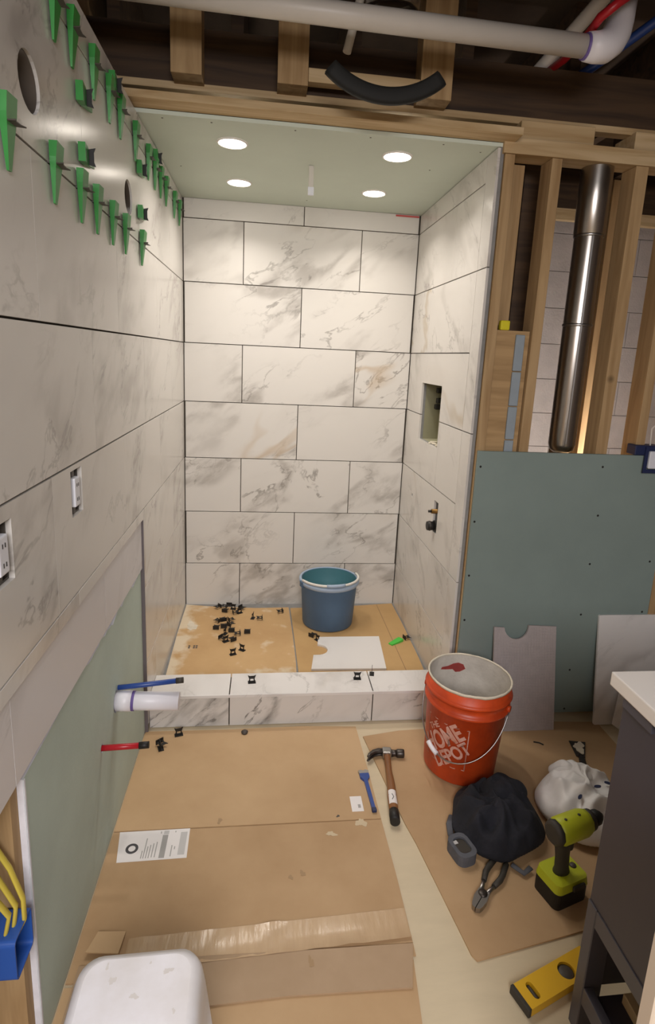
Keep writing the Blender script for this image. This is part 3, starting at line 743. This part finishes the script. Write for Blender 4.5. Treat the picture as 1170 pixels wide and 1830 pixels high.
tag(obj('metal_ring', bm, STEEL, None, (.785, -1.13, 2.557), (R(10), 0, 0)), 'round metal can rim above the long white pipe', 'light can')
# black curved strap
t = thing('curved_strap', 'black flat curved hose piece hanging in front of the header', 'hose', (.748, -1.30, 2.479))
bm = bm_new(); n = 24; ringv = []
for i in range(n+1):
    a = R(-90 + (-41 + 82*i/n)); rr = .251
    ca, sa = math.cos(a), math.sin(a)
    rad = Vector((ca, 0, sa*.98)); c0 = rad*rr
    hw, ht = .0225, .013
    ringv.append([bm.verts.new(c0 + rad*p_ + Vector((0, q, 0))) for p_, q in ((-hw, -ht*.6), (-hw*.6, -ht), (hw*.6, -ht), (hw, -ht*.6), (hw, ht*.6), (hw*.6, ht), (-hw*.6, ht), (-hw, ht*.6))])
for i in range(n):
    for k in range(8):
        bm.faces.new((ringv[i][k], ringv[i][(k+1) % 8], ringv[i+1][(k+1) % 8], ringv[i+1][k])).smooth = True
bm.faces.new(ringv[0]); bm.faces.new(ringv[-1][::-1])
bmesh.ops.translate(bm, verts=bm.verts, vec=(0, 0, .01))
obj('hose_body', bm, mat('black_foam', '181816', 0.75), t)
for s in (-1, 1): obj('tie', tube([(s*.06, .010, -.235), (s*.07, .12, -.16), (s*.075, .215, -.125)], .002, 6), BLACKP, t)

# ------------------------------------------------------------------ partition things
t = thing('round_duct', 'shiny round metal duct standing between the wall studs', 'duct', (1.618, -.972, 1.13))
obj('lower_pipe', lathe([(0, .018), (.03, .020), (.046, .032), (.052, .055), (.0525, .52), (.052, .85)], 32), GALV, t)
obj('upper_pipe', lathe([(.052, .846), (.0565, .852), (.0575, 1.02), (.0575, 1.08)], 32), GALV, t, (.0, 0, 0), (0, 0, 0))
for z in (.52, .845): obj('joint_bead', lathe([(.0522, z-.006), (.0555, z-.003), (.0555, z+.003), (.0522, z+.006)], 32), STEEL, t)
obj('seam', box(-.004, .004, -.0545, -.0515, .06, .84, .001), STEEL, t, (0, 0, 0), (0, 0, R(-12)))
t = thing('foam_strip', 'pale blue jointed strip on the plywood beside the first stud', 'strip', (1.366, -1.0265, .9))
for a, b_ in ((.04, .300), (.304, .430), (.434, .562), (.566, .700)):
    obj('segment', box(-.0175, .0175, -.010, 0, a, b_, .002), BLUEFOAM, t)
tag(obj('foam_block', box(1.285, 1.322, -1.030, -1.006, 1.6145, 1.650, .006, 2), YFOAM), 'small yellow foam block sitting on the plywood edge', 'foam')
tag(obj('cable', tube([(1.43, -.93, 1.10), (1.465, -.925, 1.17), (1.46, -.92, 1.20), (1.44, -.93, 1.215)], .006, 8), BLACKP), 'black cable loop showing above the blue-green drywall', 'cable')
t = thing('electrical_box', 'dark blue electrical box with white device on blue-green drywall edge', 'electrical box', (1.955, -1.057, 1.145))
obj('box_shell', box(-.075, .04, -.008, .05, .015, .055, .003), NAVYBOX, t)
obj('mounting_ring', plate([rect(-.035, .045, -.055, .05), rect(-.022, .035, -.040, .038)], .006, lambda a_, b2, wv: (a_, -.010-wv, b2)), NAVYBOX, t)
obj('device', box(-.018, .026, -.022, -.008, -.036, .034, .003), DEVICE, t)
obj('wire', tube([(-.01, 0, .05), (.0, .02, .12), (.05, .03, .16)], .003, 8), PVC, t)

# ------------------------------------------------------------------ floor: cardboard
t = thing('cardboard_sheet', 'big flattened cardboard box covering the floor before the curb', 'cardboard', (.4, -1.6, 0))
def cpan(pts, z, m=CARD, th=.0042): return plate([[(x-.4, y+1.6) for x, y in pts]], th, lambda a_, b2, wv: (a_, b2, z+wv))
xl = XL-.010
obj('far_flap', cpan([(xl, -1.575), (.826, -1.578), (.822, -1.35), (.815, -1.10), (.6, -1.086), (.3, -1.093), (xl, -1.09)], .001), CARD, t)
obj('middle_panel', cpan([(xl, -1.58), (.826, -1.582), (.830, -1.80), (.829, -2.02), (.4, -2.03), (xl, -2.02)], .0006), CARD2, t)
obj('near_flap', cpan([(xl+.02, -1.985), (.3, -1.984), (.60, -1.990), (.828, -1.993), (.800, -2.098), (.5, -2.092), (.25, -2.10), (xl+.02, -2.11)], .0055), mat('cardboard_grubby', 'b59a7c', 0.62, var=.14, vscale=3, col2='a68b6c'), t)
obj('near_panel', cpan([(xl, -2.03), (.82, -2.03), (.79, -2.30), (.76, -2.62), (xl, -2.62)], .0004), CARD, t)
tp = bm_new(); NX, NY = 40, 4; grid = []
for i in range(NX+1):
    row = []
    for j in range(NY+1):
        x = .10+.728*i/NX; y = -1.988+.085*j/NY + .030*(i/NX)-.020
        zz = .0062+.0022*noise.noise(Vector((x*16, y*30, 3)))**2*4 + (.004 if j == 0 else 0)
        row.append(tp.verts.new((x-.4, y+1.6, zz)))
    grid.append(row)
for i in range(NX):
    for j in range(NY): tp.faces.new((grid[i][j], grid[i+1][j], grid[i+1][j+1], grid[i][j+1])).smooth = True
obj('packing_tape', tp, TAPE, t)
obj('torn_flap', plate([[(-.035, -.02), (.045, -.03), (.05, .03), (-.02, .035)]], .003, lambda a_, b2, wv: (a_-.36, b2-.34, .012+.2*max(0, a_)*0+wv+.25*(.035-b2)*.3)), CARD, t)
lab = obj('shipping_label', cpan([(.012, -1.692), (.213, -1.688), (.210, -1.579), (-.004, -1.581)], .0052, PAPER, .0004), PAPER, t)
def lbox(bm, x0, x1, y0, y1): add_box(bm, x0-.4, x1-.4, y0+1.6, y1+1.6, .0056, .00585)
bm = bm_new(); add_plate(bm, [circ(.046-.4, -1.645+1.6, .0185, 28), circ(.046-.4, -1.645+1.6, .0105, 28)], .0003, lambda a_, b2, wv: (a_, b2, .0056+wv)); obj('round_emblem', bm, PRINT_D, lab)
bm = bm_new(); lbox(bm, .130, .1465, -1.684, -1.600); obj('dark_bar', bm, PRINT_G, lab)
bm = bm_new(); lbox(bm, .132, .1475, -1.598, -1.584); lbox(bm, .184, .204, -1.676, -1.592); obj('barcode', bm, PRINT_L, lab)
bm = bm_new()
for x, a, b_ in ((.077, -1.682, -1.655), (.0835, -1.682, -1.61), (.091, -1.682, -1.64), (.0985, -1.682, -1.635), (.107, -1.68, -1.63), (.116, -1.68, -1.625), (.162, -1.68, -1.64), (.171, -1.655, -1.645), (.122, -1.594, -1.586), (.166, -1.592, -1.586)):
    lbox(bm, x, x+.0028, a, b_)
obj('text_lines', bm, PRINT_G, lab)
stk = obj('sticker', box(.735-.4, .775-.4, -1.545+1.6, -1.478+1.6, .0053, .0058), PAPER, t)
obj('sticker_mark', box(.758-.4, .767-.4, -1.530+1.6, -1.515+1.6, .00585, .0061), PRINT_G, stk)
STAINL = mat('pale_stain', 'cdbb9c', 0.8); STAIND = mat('dark_stain', 'a88c6a', 0.8)
for i, (x, y, rx, ry, m) in enumerate(((.757, -1.592, .022, .024, STAINL), (.655, -1.63, .022, .012, STAINL), (.30, -1.555, .010, .015, STAIND), (.555, -1.765, .010, .014, STAIND), (.52, -1.775, .009, .010, STAIND), (.56, -2.02, .008, .02, STAIND), (.685, -1.56, .007, .007, GREYP))):
    obj('stain', smear(x-.4, y+1.6, rx*.7, ry*.7, 60+i, .0053 if y > -1.9 else .0105, .0003), m, t)
t = thing('cardboard_sheet', 'flat tan cardboard under hammer, orange bucket and drill', 'cardboard', (1.3, -1.6, 0))
cp = [(.835, -1.163), (.985, -1.135), (1.55, -1.10), (1.86, -1.12), (1.86, -1.90), (1.30, -1.992), (.995, -2.044), (.982, -2.046), (.972, -2.03), (.918, -1.685), (.90, -1.60)]
obj('sheet', plate([[(x-1.3, y+1.6) for x, y in cp]], .0045, lambda a_, b2, wv: (a_, b2, .0005+wv)), CARD2, t)
CB = .0052

# ------------------------------------------------------------------ hammer and chisel
t = thing('claw_hammer', 'claw hammer with brown wooden handle lying across the cardboard edge', 'hammer', (.905, -1.288, CB), (0, 0, R(-7)))
hp = [(0, .02, .016), (0, -.02, .016), (0, -.09, .014), (.002, -.16, .014), (0, -.22, .015), (0, -.285, .0155)]
obj('handle', tube(hp, [.0115, .0125, .0115, .0145, .0165, .0150], 16, squash=(1, .9)), HICK, t)
obj('end_grip', tube([(0, -.280, .0155), (0, -.300, .0155), (0, -.328, .0155)], [.0156, .0172, .0165], 16), BLACKP, t)
bm = bm_new(); prev = None
for yq, rq in ((-.200, .0159), (-.225, .0161), (-.262, .0169)):
    row = [bm.verts.new((rq*math.sin(R(a)), yq, .0148+.96*rq*math.cos(R(a)))) for a in range(-55, 56, 10)]
    if prev:
        for k in range(len(row)-1): bm.faces.new((prev[k], prev[k+1], row[k+1], row[k]))
    prev = row
obj('handle_sticker', bm, PAPER, t)
obj('sticker_script', tube([(-.002, -.222, .0312), (.003, -.235, .0314), (-.003, -.247, .0316)], .0011, 6), PRINT_D, t)
obj('head_cheek', box(-.017, .017, -.016, .018, .001, .032, .005, 2), STEEL, t)
obj('neck', tube([(.014, .002, .016), (.030, .003, .016), (.036, .003, .016)], [.0145, .0115, .0125], 16), DSTEEL, t)
obj('striking_face', tube([(.036, .003, .016), (.040, .003, .016), (.062, .003, .016), (.066, .003, .016)], [.013, .0158, .0158, .014], 20), DSTEEL, t)
for s in (-1, 1):
    obj('claw', tube([(-.012, .006, .016+s*.005), (-.030, .006, .016+s*.006), (-.050, -.003, .016+s*.007), (-.066, -.020, .016+s*.0085), (-.074, -.036, .016+s*.009)], [.013, .012, .010, .0075, .004], 10, squash=(1, .55)), DSTEEL, t)
t = thing('cold_chisel', 'blue flat chisel with worn silver tip beside the hammer', 'chisel', (.805, -1.456, .0057), (0, 0, R(2)))
bm = bm_new(); add_plate(bm, [[(-.006, -.085), (.006, -.085), (.0065, .045), (.017, .060), (.017, .078), (-.017, .078), (-.017, .060), (-.0065, .045)]], .009, lambda a_, b2, wv: (a_, b2, wv))
obj('shaft', bm, BLUEPEX, t)
obj('blade', plate([[(-.017, .0782), (.017, .0782), (.019, .092), (.007, .097), (0, .090), (-.008, .097), (-.019, .092)]], .008, lambda a_, b2, wv: (a_, b2, wv)), STEEL, t)
obj('struck_end', box(-.008, .008, -.10, -.085, 0, .012, .002), NAVYBOX, t)

# ------------------------------------------------------------------ orange bucket
t = thing('bucket', 'orange five gallon bucket coated with mortar inside', 'bucket', (1.172, -1.335, CB+.0036), (R(0), R(1.5), 0))
H = .368
def rb(z): return .131+.018*z/H
obj('body', lathe([(0, 0), (.126, 0), (.131, .006), (rb(.27), .27), (.152, .272), (.1545, .278), (.152, .285), (rb(.3), .287), (rb(.315), .315), (.1555, .317), (.1575, .322), (.1545, .329), (rb(.34), .331), (.150, H), (.146, H), (.1435, .3), (.127, .012), (0, .008)], 56), ORANGE, t)
obj('mortar_lining', lathe([(.1457, H-.0005), (.1428, .30), (.1262, .0125), (0, .009)], 56), ORIN, t)
bm = bm_new(); add_lathe(bm, [(.1455, H-.004), (.151, H-.006), (.1515, H+.001), (.1475, H+.003), (.1445, H)], 56, close=True)
for v in bm.verts: v.co.z += .0025*noise.noise(v.co*40)
obj('rim_crust', bm, THINSET, t)
ha0 = R(-112)
bp = []
ex = Vector((math.cos(ha0+PI/2+.0), math.sin(ha0+PI/2), 0)); ey = Vector((math.cos(ha0), math.sin(ha0), 0))
A0 = ha0-R(98); A1 = ha0+R(72)
for k in range(31):
    a = A0+(A1-A0)*k/30; dr = math.sin(PI*k/30)
    z = .292-.185*dr**.8
    rr = rb(z)+.010+.014*dr
    bp.append((rr*math.cos(a), rr*math.sin(a), z))
obj('wire_bail', tube(bp, .0026, 8), STEEL, t)
i0 = 10
obj('bail_grip', tube(bp[9:13], .0085, 12), PVCW, t)
for k in (0, 30):
    v = Vector(bp[k]).normalized(); bmx = lathe([(0, -.006), (.012, -.006), (.012, .006), (0, .006)], 14)
    obj('ear', bmx, ORANGE, t, (bp[k][0]*.985, bp[k][1]*.985, bp[k][2]), Vector((bp[k][0], bp[k][1], 0)).to_track_quat('Z', 'Y').to_euler())
def text_bm(body, size):
    cu = bpy.data.curves.new('lettering', 'FONT'); cu.body = body; cu.size = size; cu.align_x = 'CENTER'; cu.align_y = 'CENTER'; cu.space_character = .94; cu.offset = size*.03
    cu.resolution_u = 3
    o = bpy.data.objects.new('lettering', cu); COL.objects.link(o)
    me = bpy.data.meshes.new_from_object(o.evaluated_get(bpy.context.evaluated_depsgraph_get()))
    bpy.data.objects.remove(o); bm = bmesh.new(); bm.from_mesh(me); bpy.data.meshes.remove(me); return bm
bpy.context.view_layer.update()
lg = bm_new()
def put(body, size, cx, cy, rot, sx=1, sy=1):
    b1 = text_bm(body, size)
    tmp = bpy.data.meshes.new('x'); 
    for v in b1.verts:
        x, y = v.co.x*sx, v.co.y*sy
        v.co = Vector((cx+x*math.cos(rot)-y*math.sin(rot), cy+x*math.sin(rot)+y*math.cos(rot), 0))
    b1.to_mesh(tmp); b1.free(); lg.from_mesh(tmp); bpy.data.meshes.remove(tmp)
ro = R(40)
put('THE', .030, -.050, .048, ro)
put('HOME', .066, -.010, .014, ro, .95, 1.35)
put('DEPOT', .053, .028, -.036, ro, .95, 1.35)
fr = bm_new(); add_plate(lg, [rect(-.083, .083, -.083, .083), rect(-.0795, .0795, -.0795, .0795)], .0001, lambda a_, b2, wv: (a_, b2, wv)); fr.free()
bmesh.ops.triangulate(lg, faces=lg.faces)
for _ in range(2):
    le = [e for e in lg.edges if e.calc_length() > .012]
    if le: bmesh.ops.subdivide_edges(lg, edges=le, cuts=1)
LA = R(-112.5-25); LZ = .150
for v in lg.verts:
    a = LA + v.co.x/.139; z = LZ+v.co.y; rr = rb(z)+.0006
    v.co = Vector((rr*math.cos(a), rr*math.sin(a), z))
obj('printed_logo', lg, LOGO, t, label='worn pale print reading THE HOME DEPOT')
obj('red_smear', plate([[(-.05,-.006),(-.03,-.02),(-.012,-.022),(0,-.010),(.03,-.008),(.055,-.002),(.05,.006),(.02,.006),(.0,.014),(-.02,.018),(-.04,.012)]], .0006, lambda a_, b2, wv: (.141*math.cos(R(95)+a_/.14), .141*math.sin(R(95)+a_/.14), .315+b2)), REDSM, t)
obj('mortar_lump', plate([[(-.05, -.03), (.02, -.05), (.06, 0), (.03, .04), (-.04, .03)]], .012, lambda a_, b2, wv: (a_+.0, b2+.03, .20+wv+a_*.2)), CEMENT, t)
obj('stir_stick', box(-.03, .05, .01, .02, .236, .243, .001), PAPER, t)

# ------------------------------------------------------------------ cloth heap, bag, drill, pliers
def heap(rx, ry, h, seed, amp=.02, fr_=9.0, n=40, m=16, prof=.55, lobes=.10, ridged=True, pleat=0.0, npl=8):
    bm = bm_new(); rings = []
    random.seed(seed); ph = [random.random()*6.28 for _ in range(4)]
    top = bm.verts.new((0, 0, h))
    for j in range(1, m+1):
        q = j/m; ring = []
        for k in range(n):
            a = 2*PI*k/n
            lob = 1+lobes*(math.sin(3*a+ph[0])+.7*math.sin(5*a+ph[1]))
            x, y = rx*q*lob*math.cos(a), ry*q*lob*math.sin(a)
            z = h*max(0, 1-q**2.6)**prof
            nv = noise.noise(Vector((x*fr_+seed, y*fr_, z*fr_)))
            if ridged: nv = (1-abs(nv)*2.4)*.9
            nv += .4*noise.noise(Vector((x*fr_*2.6, y*fr_*2.6+seed, 1)))
            wob = 2.2*noise.noise(Vector((x*7, y*7, seed*1.7)))
            pz = pleat*(1-2*abs(math.sin(npl*.5*a+wob+q*2.0)))*q*(1-q**5)*1.6
            z2 = max(0.001, z+amp*nv*(1-q**6)+pz)
            ring.append(bm.verts.new((x*(1+amp*.6*nv), y*(1+amp*.6*nv), z2 if j < m else .001)))
        rings.append(ring)
    for k in range(n):
        bm.faces.new((top, rings[0][k], rings[0][(k+1) % n])).smooth = True
        for j in range(m-1):
            bm.faces.new((rings[j][k], rings[j+1][k], rings[j+1][(k+1) % n], rings[j][(k+1) % n])).smooth = True
    bm.faces.new(rings[-1])
    top.co.z = sum(v.co.z for v in rings[0])/n
    return bm
t = thing('crumpled_jacket', 'crumpled navy black jacket heaped in front of the orange bucket', 'jacket', (1.190, -1.640, CB), (0, 0, R(-10)))
subsurf(obj('jacket_body', heap(.152, .150, .090, 3, .034, 13, 72, 22, lobes=.05, pleat=.010, npl=9), CLOTH, t))
subsurf(obj('hood', heap(.085, .068, .062, 8, .016, 18, 30, 10, lobes=.06), CLOTH, t, (.035, .065, .060)))
obj('strap', tube([(-.135, .02, .012), (-.150, -.02, .016), (-.150, -.06, .014), (-.135, -.095, .012), (-.110, -.115, .01)], .010, 10, squash=(1, .45)), STRAP, t)
obj('strap', tube([(.02, -.15, .012), (.05, -.175, .010), (.075, -.155, .012)], .009, 10, squash=(1, .45)), STRAP, t)
pch = obj('pouch', plate([rrect(-.033, .033, -.045, .045, .024), rrect(-.021, .021, -.030, .030, .016)], .036, lambda a_, b2, wv: (a_, b2, wv)), STRAP, t, (-.125, -.118, 0), (0, 0, R(26)), 'small grey rounded pouch with dark middle')
obj('middle', plate([rrect(-.0215, .0215, -.0305, .0305, .016)], .028, lambda a_, b2, wv: (a_, b2, .001+wv)), DGREY, pch)
obj('emblem', box(-.017, -.004, .014, .026, .029, .0305), PRINT_L, pch)
t = thing('plastic_bag', 'crumpled white plastic bag on cardboard behind the lime drill', 'bag', (1.515, -1.60, CB), (0, 0, R(-20)))
subsurf(obj('bag_body', heap(.150, .175, .112, 5, .036, 10, 72, 22, lobes=.05, pleat=.007, npl=8), BAGM, t))
subsurf(obj('bag_fold', heap(.065, .080, .036, 12, .022, 16, 40, 10), BAGM, t, (-.035, .045, .082), (0, R(-22), R(40))))
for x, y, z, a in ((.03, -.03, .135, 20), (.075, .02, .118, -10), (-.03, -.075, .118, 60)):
    obj('fold_shadow_patch', plate([circ(0, 0, .012, 12, ry=.005)], .004, lambda a_, b2, wv: (a_, b2, wv)), NAVYBOX, t, (x, y, z), (0, 0, R(a)))  # dark patches laid on the bag as painted shade between folds
# drill: local x = towards the chuck
t = thing('cordless_drill', 'lime green cordless drill standing on its black battery', 'drill', (1.292, -1.876, CB), (0, 0, R(17)))
t.scale = (1.08, 1.08, 1.10)
obj('battery', plate([rrect(-.055, .055, -.043, .043, .016)], .046, lambda a_, b2, wv: (a_, b2, wv)), BLACKP, t)
ob = plate([rrect(-.056, .056, -.044, .044, .016)], .022, lambda a_, b2, wv: (a_*(1-wv*3.5), b2*(1-wv*3.5), .0465+wv)); obj('foot', ob, LIME, t)
obj('belt_clip', box(-.01, .03, -.052, -.044, .05, .064, .002), DGREY, t)
obj('led_window', lathe([(0, 0), (.010, 0), (.008, .004), (0, .005)], 14), GREYP, t, (.036, 0, .0675))
obj('grip', tube([(-.006, 0, .062), (-.006, 0, .08), (-.010, 0, .12), (-.014, 0, .155), (-.014, 0, .178)], [.024, .019, .0185, .021, .026], 20, squash=(.82, 1.1)), DGREY, t)
obj('trigger', box(.006, .020, -.008, .008, .128, .156, .005, 2), BLACKP, t)
def hx(x): return (x, 0, .198)
obj('motor_housing', tube([hx(-.045), hx(-.036), hx(.045), hx(.058)], [.029, .0345, .0345, .031], 10), LIME, t)
obj('rear_cap', tube([hx(-.060), hx(-.054), hx(-.044)], [.024, .031, .0325], 10), DGREY, t)
obj('vent_slot', box(-.057, -.050, -.024, -.010, .203, .210, .001), LIME, t)
obj('gear_collar', tube([hx(.058), hx(.074)], [.0285, .0265], 20), DGREY, t)
obj('chuck', tube([hx(.074), hx(.098), hx(.108), hx(.116)], [.0205, .0195, .013, .006], 18), BLACKP, t)
for x in (-.022, .024): obj('housing_screw', lathe([(0, 0), (.004, 0), (.004, .0012), (0, .0012)], 8), DGREY, t, (x, -.004, .2318))
# pliers: local y = towards the handles
t = thing('pliers', 'worn steel pliers with dark grips poking out from the jacket', 'pliers', (1.023, -1.918, CB), (0, 0, R(-43)))
obj('jaw', plate([[(-.010, 0), (.0, -.004), (.001, .034), (-.001, .062), (-.016, .062), (-.018, .034), (-.014, .010)]], .015, lambda a_, b2, wv: (a_, b2, .002+wv)), STEEL, t)
obj('jaw', plate([[(.0125, .002), (.002, -.004), (.003, .034), (.001, .062), (.016, .062), (.019, .034), (.016, .012)]], .015, lambda a_, b2, wv: (a_, b2, .002+wv)), STEEL, t)
obj('pivot', lathe([(0, 0), (.013, 0), (.013, .004), (.009, .006), (0, .006)], 18), DSTEEL, t, (0, .052, .015))
for s in (-1, 1):
    obj('shank', tube([(s*.008, .056, .010), (s*.013, .085, .010), (s*.017, .105, .010)], [.008, .006, .0055], 10), STEEL, t)
    obj('grip', tube([(s*.015, .098, .010), (s*.022, .130, .0105), (s*.022, .150, .0105), (s*.017, .195, .0105)], [.0075, .0090, .0090, .0085], 12), DGREY, t)
# putty knife
t = thing('putty_knife', 'dirty metal putty knife lying behind the white bag', 'putty knife', (1.665, -1.335, CB), (0, 0, R(160)))
obj('blade', plate([[(-.035, -.10), (.030, -.09), (.016, .0), (-.016, .0)]], .002, lambda a_, b2, wv: (a_, b2, .004+wv)), DSTEEL, t)
obj('mortar_crust', smear(-.004, -.055, .022, .028, 77, .0062, .003), THINSET, t)
obj('handle', tube([(0, -.004, .008), (0, .03, .010), (0, .075, .011), (0, .115, .010)], [.008, .012, .0125, .010], 12), BLACKP, t)
tag(obj('plastic_shard', tube([(1.52, -1.235, .0075), (1.54, -1.243, .0085), (1.553, -1.255, .0075)], .0025, 6), BLACKP), 'thin dark plastic shard on cardboard behind the orange bucket', 'shard')

# ------------------------------------------------------------------ leaning tiles
t = thing('tile_offcut', 'grey tile offcut, back side out, round notch on top, leaning on drywall', 'tile', (1.51, -1.162, CB), (R(-12), 0, 0))
Ht = .438
pr_ = [(-.134, 0), (.134, .0), (.136, Ht-.006), (.016, Ht), ] + [(-.038+.053*math.cos(a), Ht-.004+.053*math.sin(a)) for a in [R(-4-17.2*k) for k in range(11)]] + [(-.134, Ht-.005)]
obj('tile_body', plate([pr_], .010, lambda a_, b2, wv: (a_, wv, b2)), GREYBACK, t)
bm = bm_new()
for i in range(22):
    x0 = -.130+i*.012
    for j in range(36):
        z0 = .006+j*.0118
        if z0 > Ht-.075 and -.098 < x0 < .022: continue
        if z0 > Ht-.016: continue
        add_box(bm, x0, x0+.0085, -.0012, .0001, z0, z0+.0085)
rb_ = obj('key_relief', bm, GREYBACK, t, kind='stuff')
t = thing('tile_slab', 'grey-white marble tile leaning on drywall behind the vanity', 'tile', (1.985, -1.140, CB), (R(-9), 0, 0))
obj('tile_body', plate([rrect(-.150, .13, 0, .475, .006)], .010, lambda a_, b2, wv: (a_, wv, b2)), MARB_P, t)
t = thing('tile_offcut', 'small white tile piece propped against the leaning marble tile', 'tile', (1.945, -1.195, CB), (R(-12), 0, R(-6)))
obj('tile_body', plate([[(-.055, .03), (-.01, 0.0), (.12, 0), (.12, .22), (-.02, .22)]], .009, lambda a_, b2, wv: (a_, wv, b2)), MARB_P, t)

# ------------------------------------------------------------------ level
t = thing('spirit_level', 'yellow spirit level with dark end cap on floor beside the vanity leg', 'level', (1.048, -2.150, .0005), (0, 0, R(19.5)))
L = .232; hw = .0305
body = [[(.006, -hw), (L, -hw), (L, hw), (.006, hw)], rrect(.030, .048, -.020, .020, .0088), circ(.150, .0, .021, 22)]
obj('frame', plate(body, .022, lambda a_, b2, wv: (a_, b2, .001+wv)), YELLOW, t)
obj('web', box(.006, L, -hw+.002, hw-.002, .006, .010), BLACKP, t)
obj('end_cap', box(-.004, .0062, -hw-.001, hw+.001, .0, .0245, .002), DGREY, t)
obj('end_vial', tube([(.039, -.016, .014), (.039, .016, .014)], .0045, 10), GREYP, t)
obj('round_vial', lathe([(0, 0), (.0195, 0), (.0195, .006), (.016, .008), (0, .008)], 22), GREYP, t, (.150, 0, .0105))

# ------------------------------------------------------------------ vanity
t = thing('vanity_cabinet', 'charcoal vanity cabinet on legs under a white countertop', 'vanity', (1.15, -2.186, 0))
D, Wd = .405, .56   # depth runs towards the camera (-y), width +x
ZR0, ZR1 = .300, .343
for x0 in (0, Wd-.045):
    for y0 in (-.032, -D):
        obj('leg', box(x0, x0+.045, y0, y0+.032, .0005, ZR1, .002), CHAR2, t)
obj('side_panel', box(.004, .020, -D+.002, -.002, ZR1+.001, .850), CHAR, t)
obj('side_panel', box(Wd-.020, Wd-.004, -D+.002, -.002, ZR1+.001, .850), CHAR, t)
obj('back_panel', box(.0205, Wd-.0205, -.016, -.002, ZR1+.001, .850), CHAR, t)
obj('front_panel', box(.0205, Wd-.0205, -D+.002, -D+.018, ZR1+.001, .850), CHAR, t)
obj('rail', box(.001, .022, -D+.0325, -.0325, ZR0, ZR1, .001), CHAR2, t)
obj('rail', box(.0455, Wd-.0455, -.030, -.006, ZR0, ZR1, .001), CHAR2, t)
obj('cabinet_floor', box(.023, Wd-.023, -D+.0425, -.045, ZR1-.016, ZR1), CHAR, t)
obj('lower_rail', box(.001, .022, -D+.0325, -.0325, .090, .135, .001), CHAR2, t)
obj('shelf', box(.023, Wd-.02, -D+.043, -.044, .105, .123), CHAR, t)
obj('shelf_slat', box(.075, .100, -D+.05, -.06, .1235, .150, .002), mat('raw_wood_slat', 'cdb48a', 0.7, var=.1), t)
obj('opening_shade_panel', box(.046, Wd-.046, -.022, -.008, .124, ZR0), CHAR, t)  # panel added so the opening under the cabinet stays dark
obj('top_cleat', box(-.006, .0035, -.10, -.012, .826, .8495), CHAR2, t)
t = thing('countertop', 'white stone countertop lying on the charcoal vanity', 'countertop', (1.137, -2.159, .8505))
obj('slab', box(0, .60, -.435, 0, 0, .030, .003, 2), CTOP, t)

# ------------------------------------------------------------------ overturned white pail
t = thing('pail', 'overturned white square pail with smudges at lower left corner', 'pail', (.211, -2.362, .0105), (0, 0, R(1)))
t.scale = (.96, 1, 1)
def rr4(s, rr, n=6): return rrect(-s, s, -s, s, rr, n)
bm = bm_new(); levels = [(0.0, .165, .05), (.018, .165, .05), (.020, .153, .048), (.30, .124, .042), (.338, .119, .042), (.356, .112, .040), (.3635, .098, .036)]
rings = []
for z, s, rr in levels: rings.append([bm.verts.new((x, y, z)) for x, y in rr4(s, rr)])
for A, B in zip(rings[:-1], rings[1:]):
    n = len(A)
    for k in range(n): bm.faces.new((A[k], A[(k+1) % n], B[(k+1) % n], B[k])).smooth = True
bm.faces.new(rings[-1]); bm.faces.new(rings[0][::-1])
obj('shell', bm, WHITEP, t)
for i, (x, y, rx, ry) in enumerate(((-.045, .06, .008, .010), (.055, .068, .012, .007), (.0, .03, .010, .007), (.02, .085, .003, .003), (.075, .0, .004, .006), (-.06, .085, .004, .008))):
    obj('smudge', smear(x, y, rx*.7, ry*.7, 90+i, .3636, .0002), DIRT, t)
tag(obj('board', box(.937, 1.50, -2.622, -2.598, .0008, .86, .002), TRIMW), 'low cream stand-in board for a door jamb in front of the charcoal vanity', 'board')  # short stand-in for a door jamb, kept low so light passes
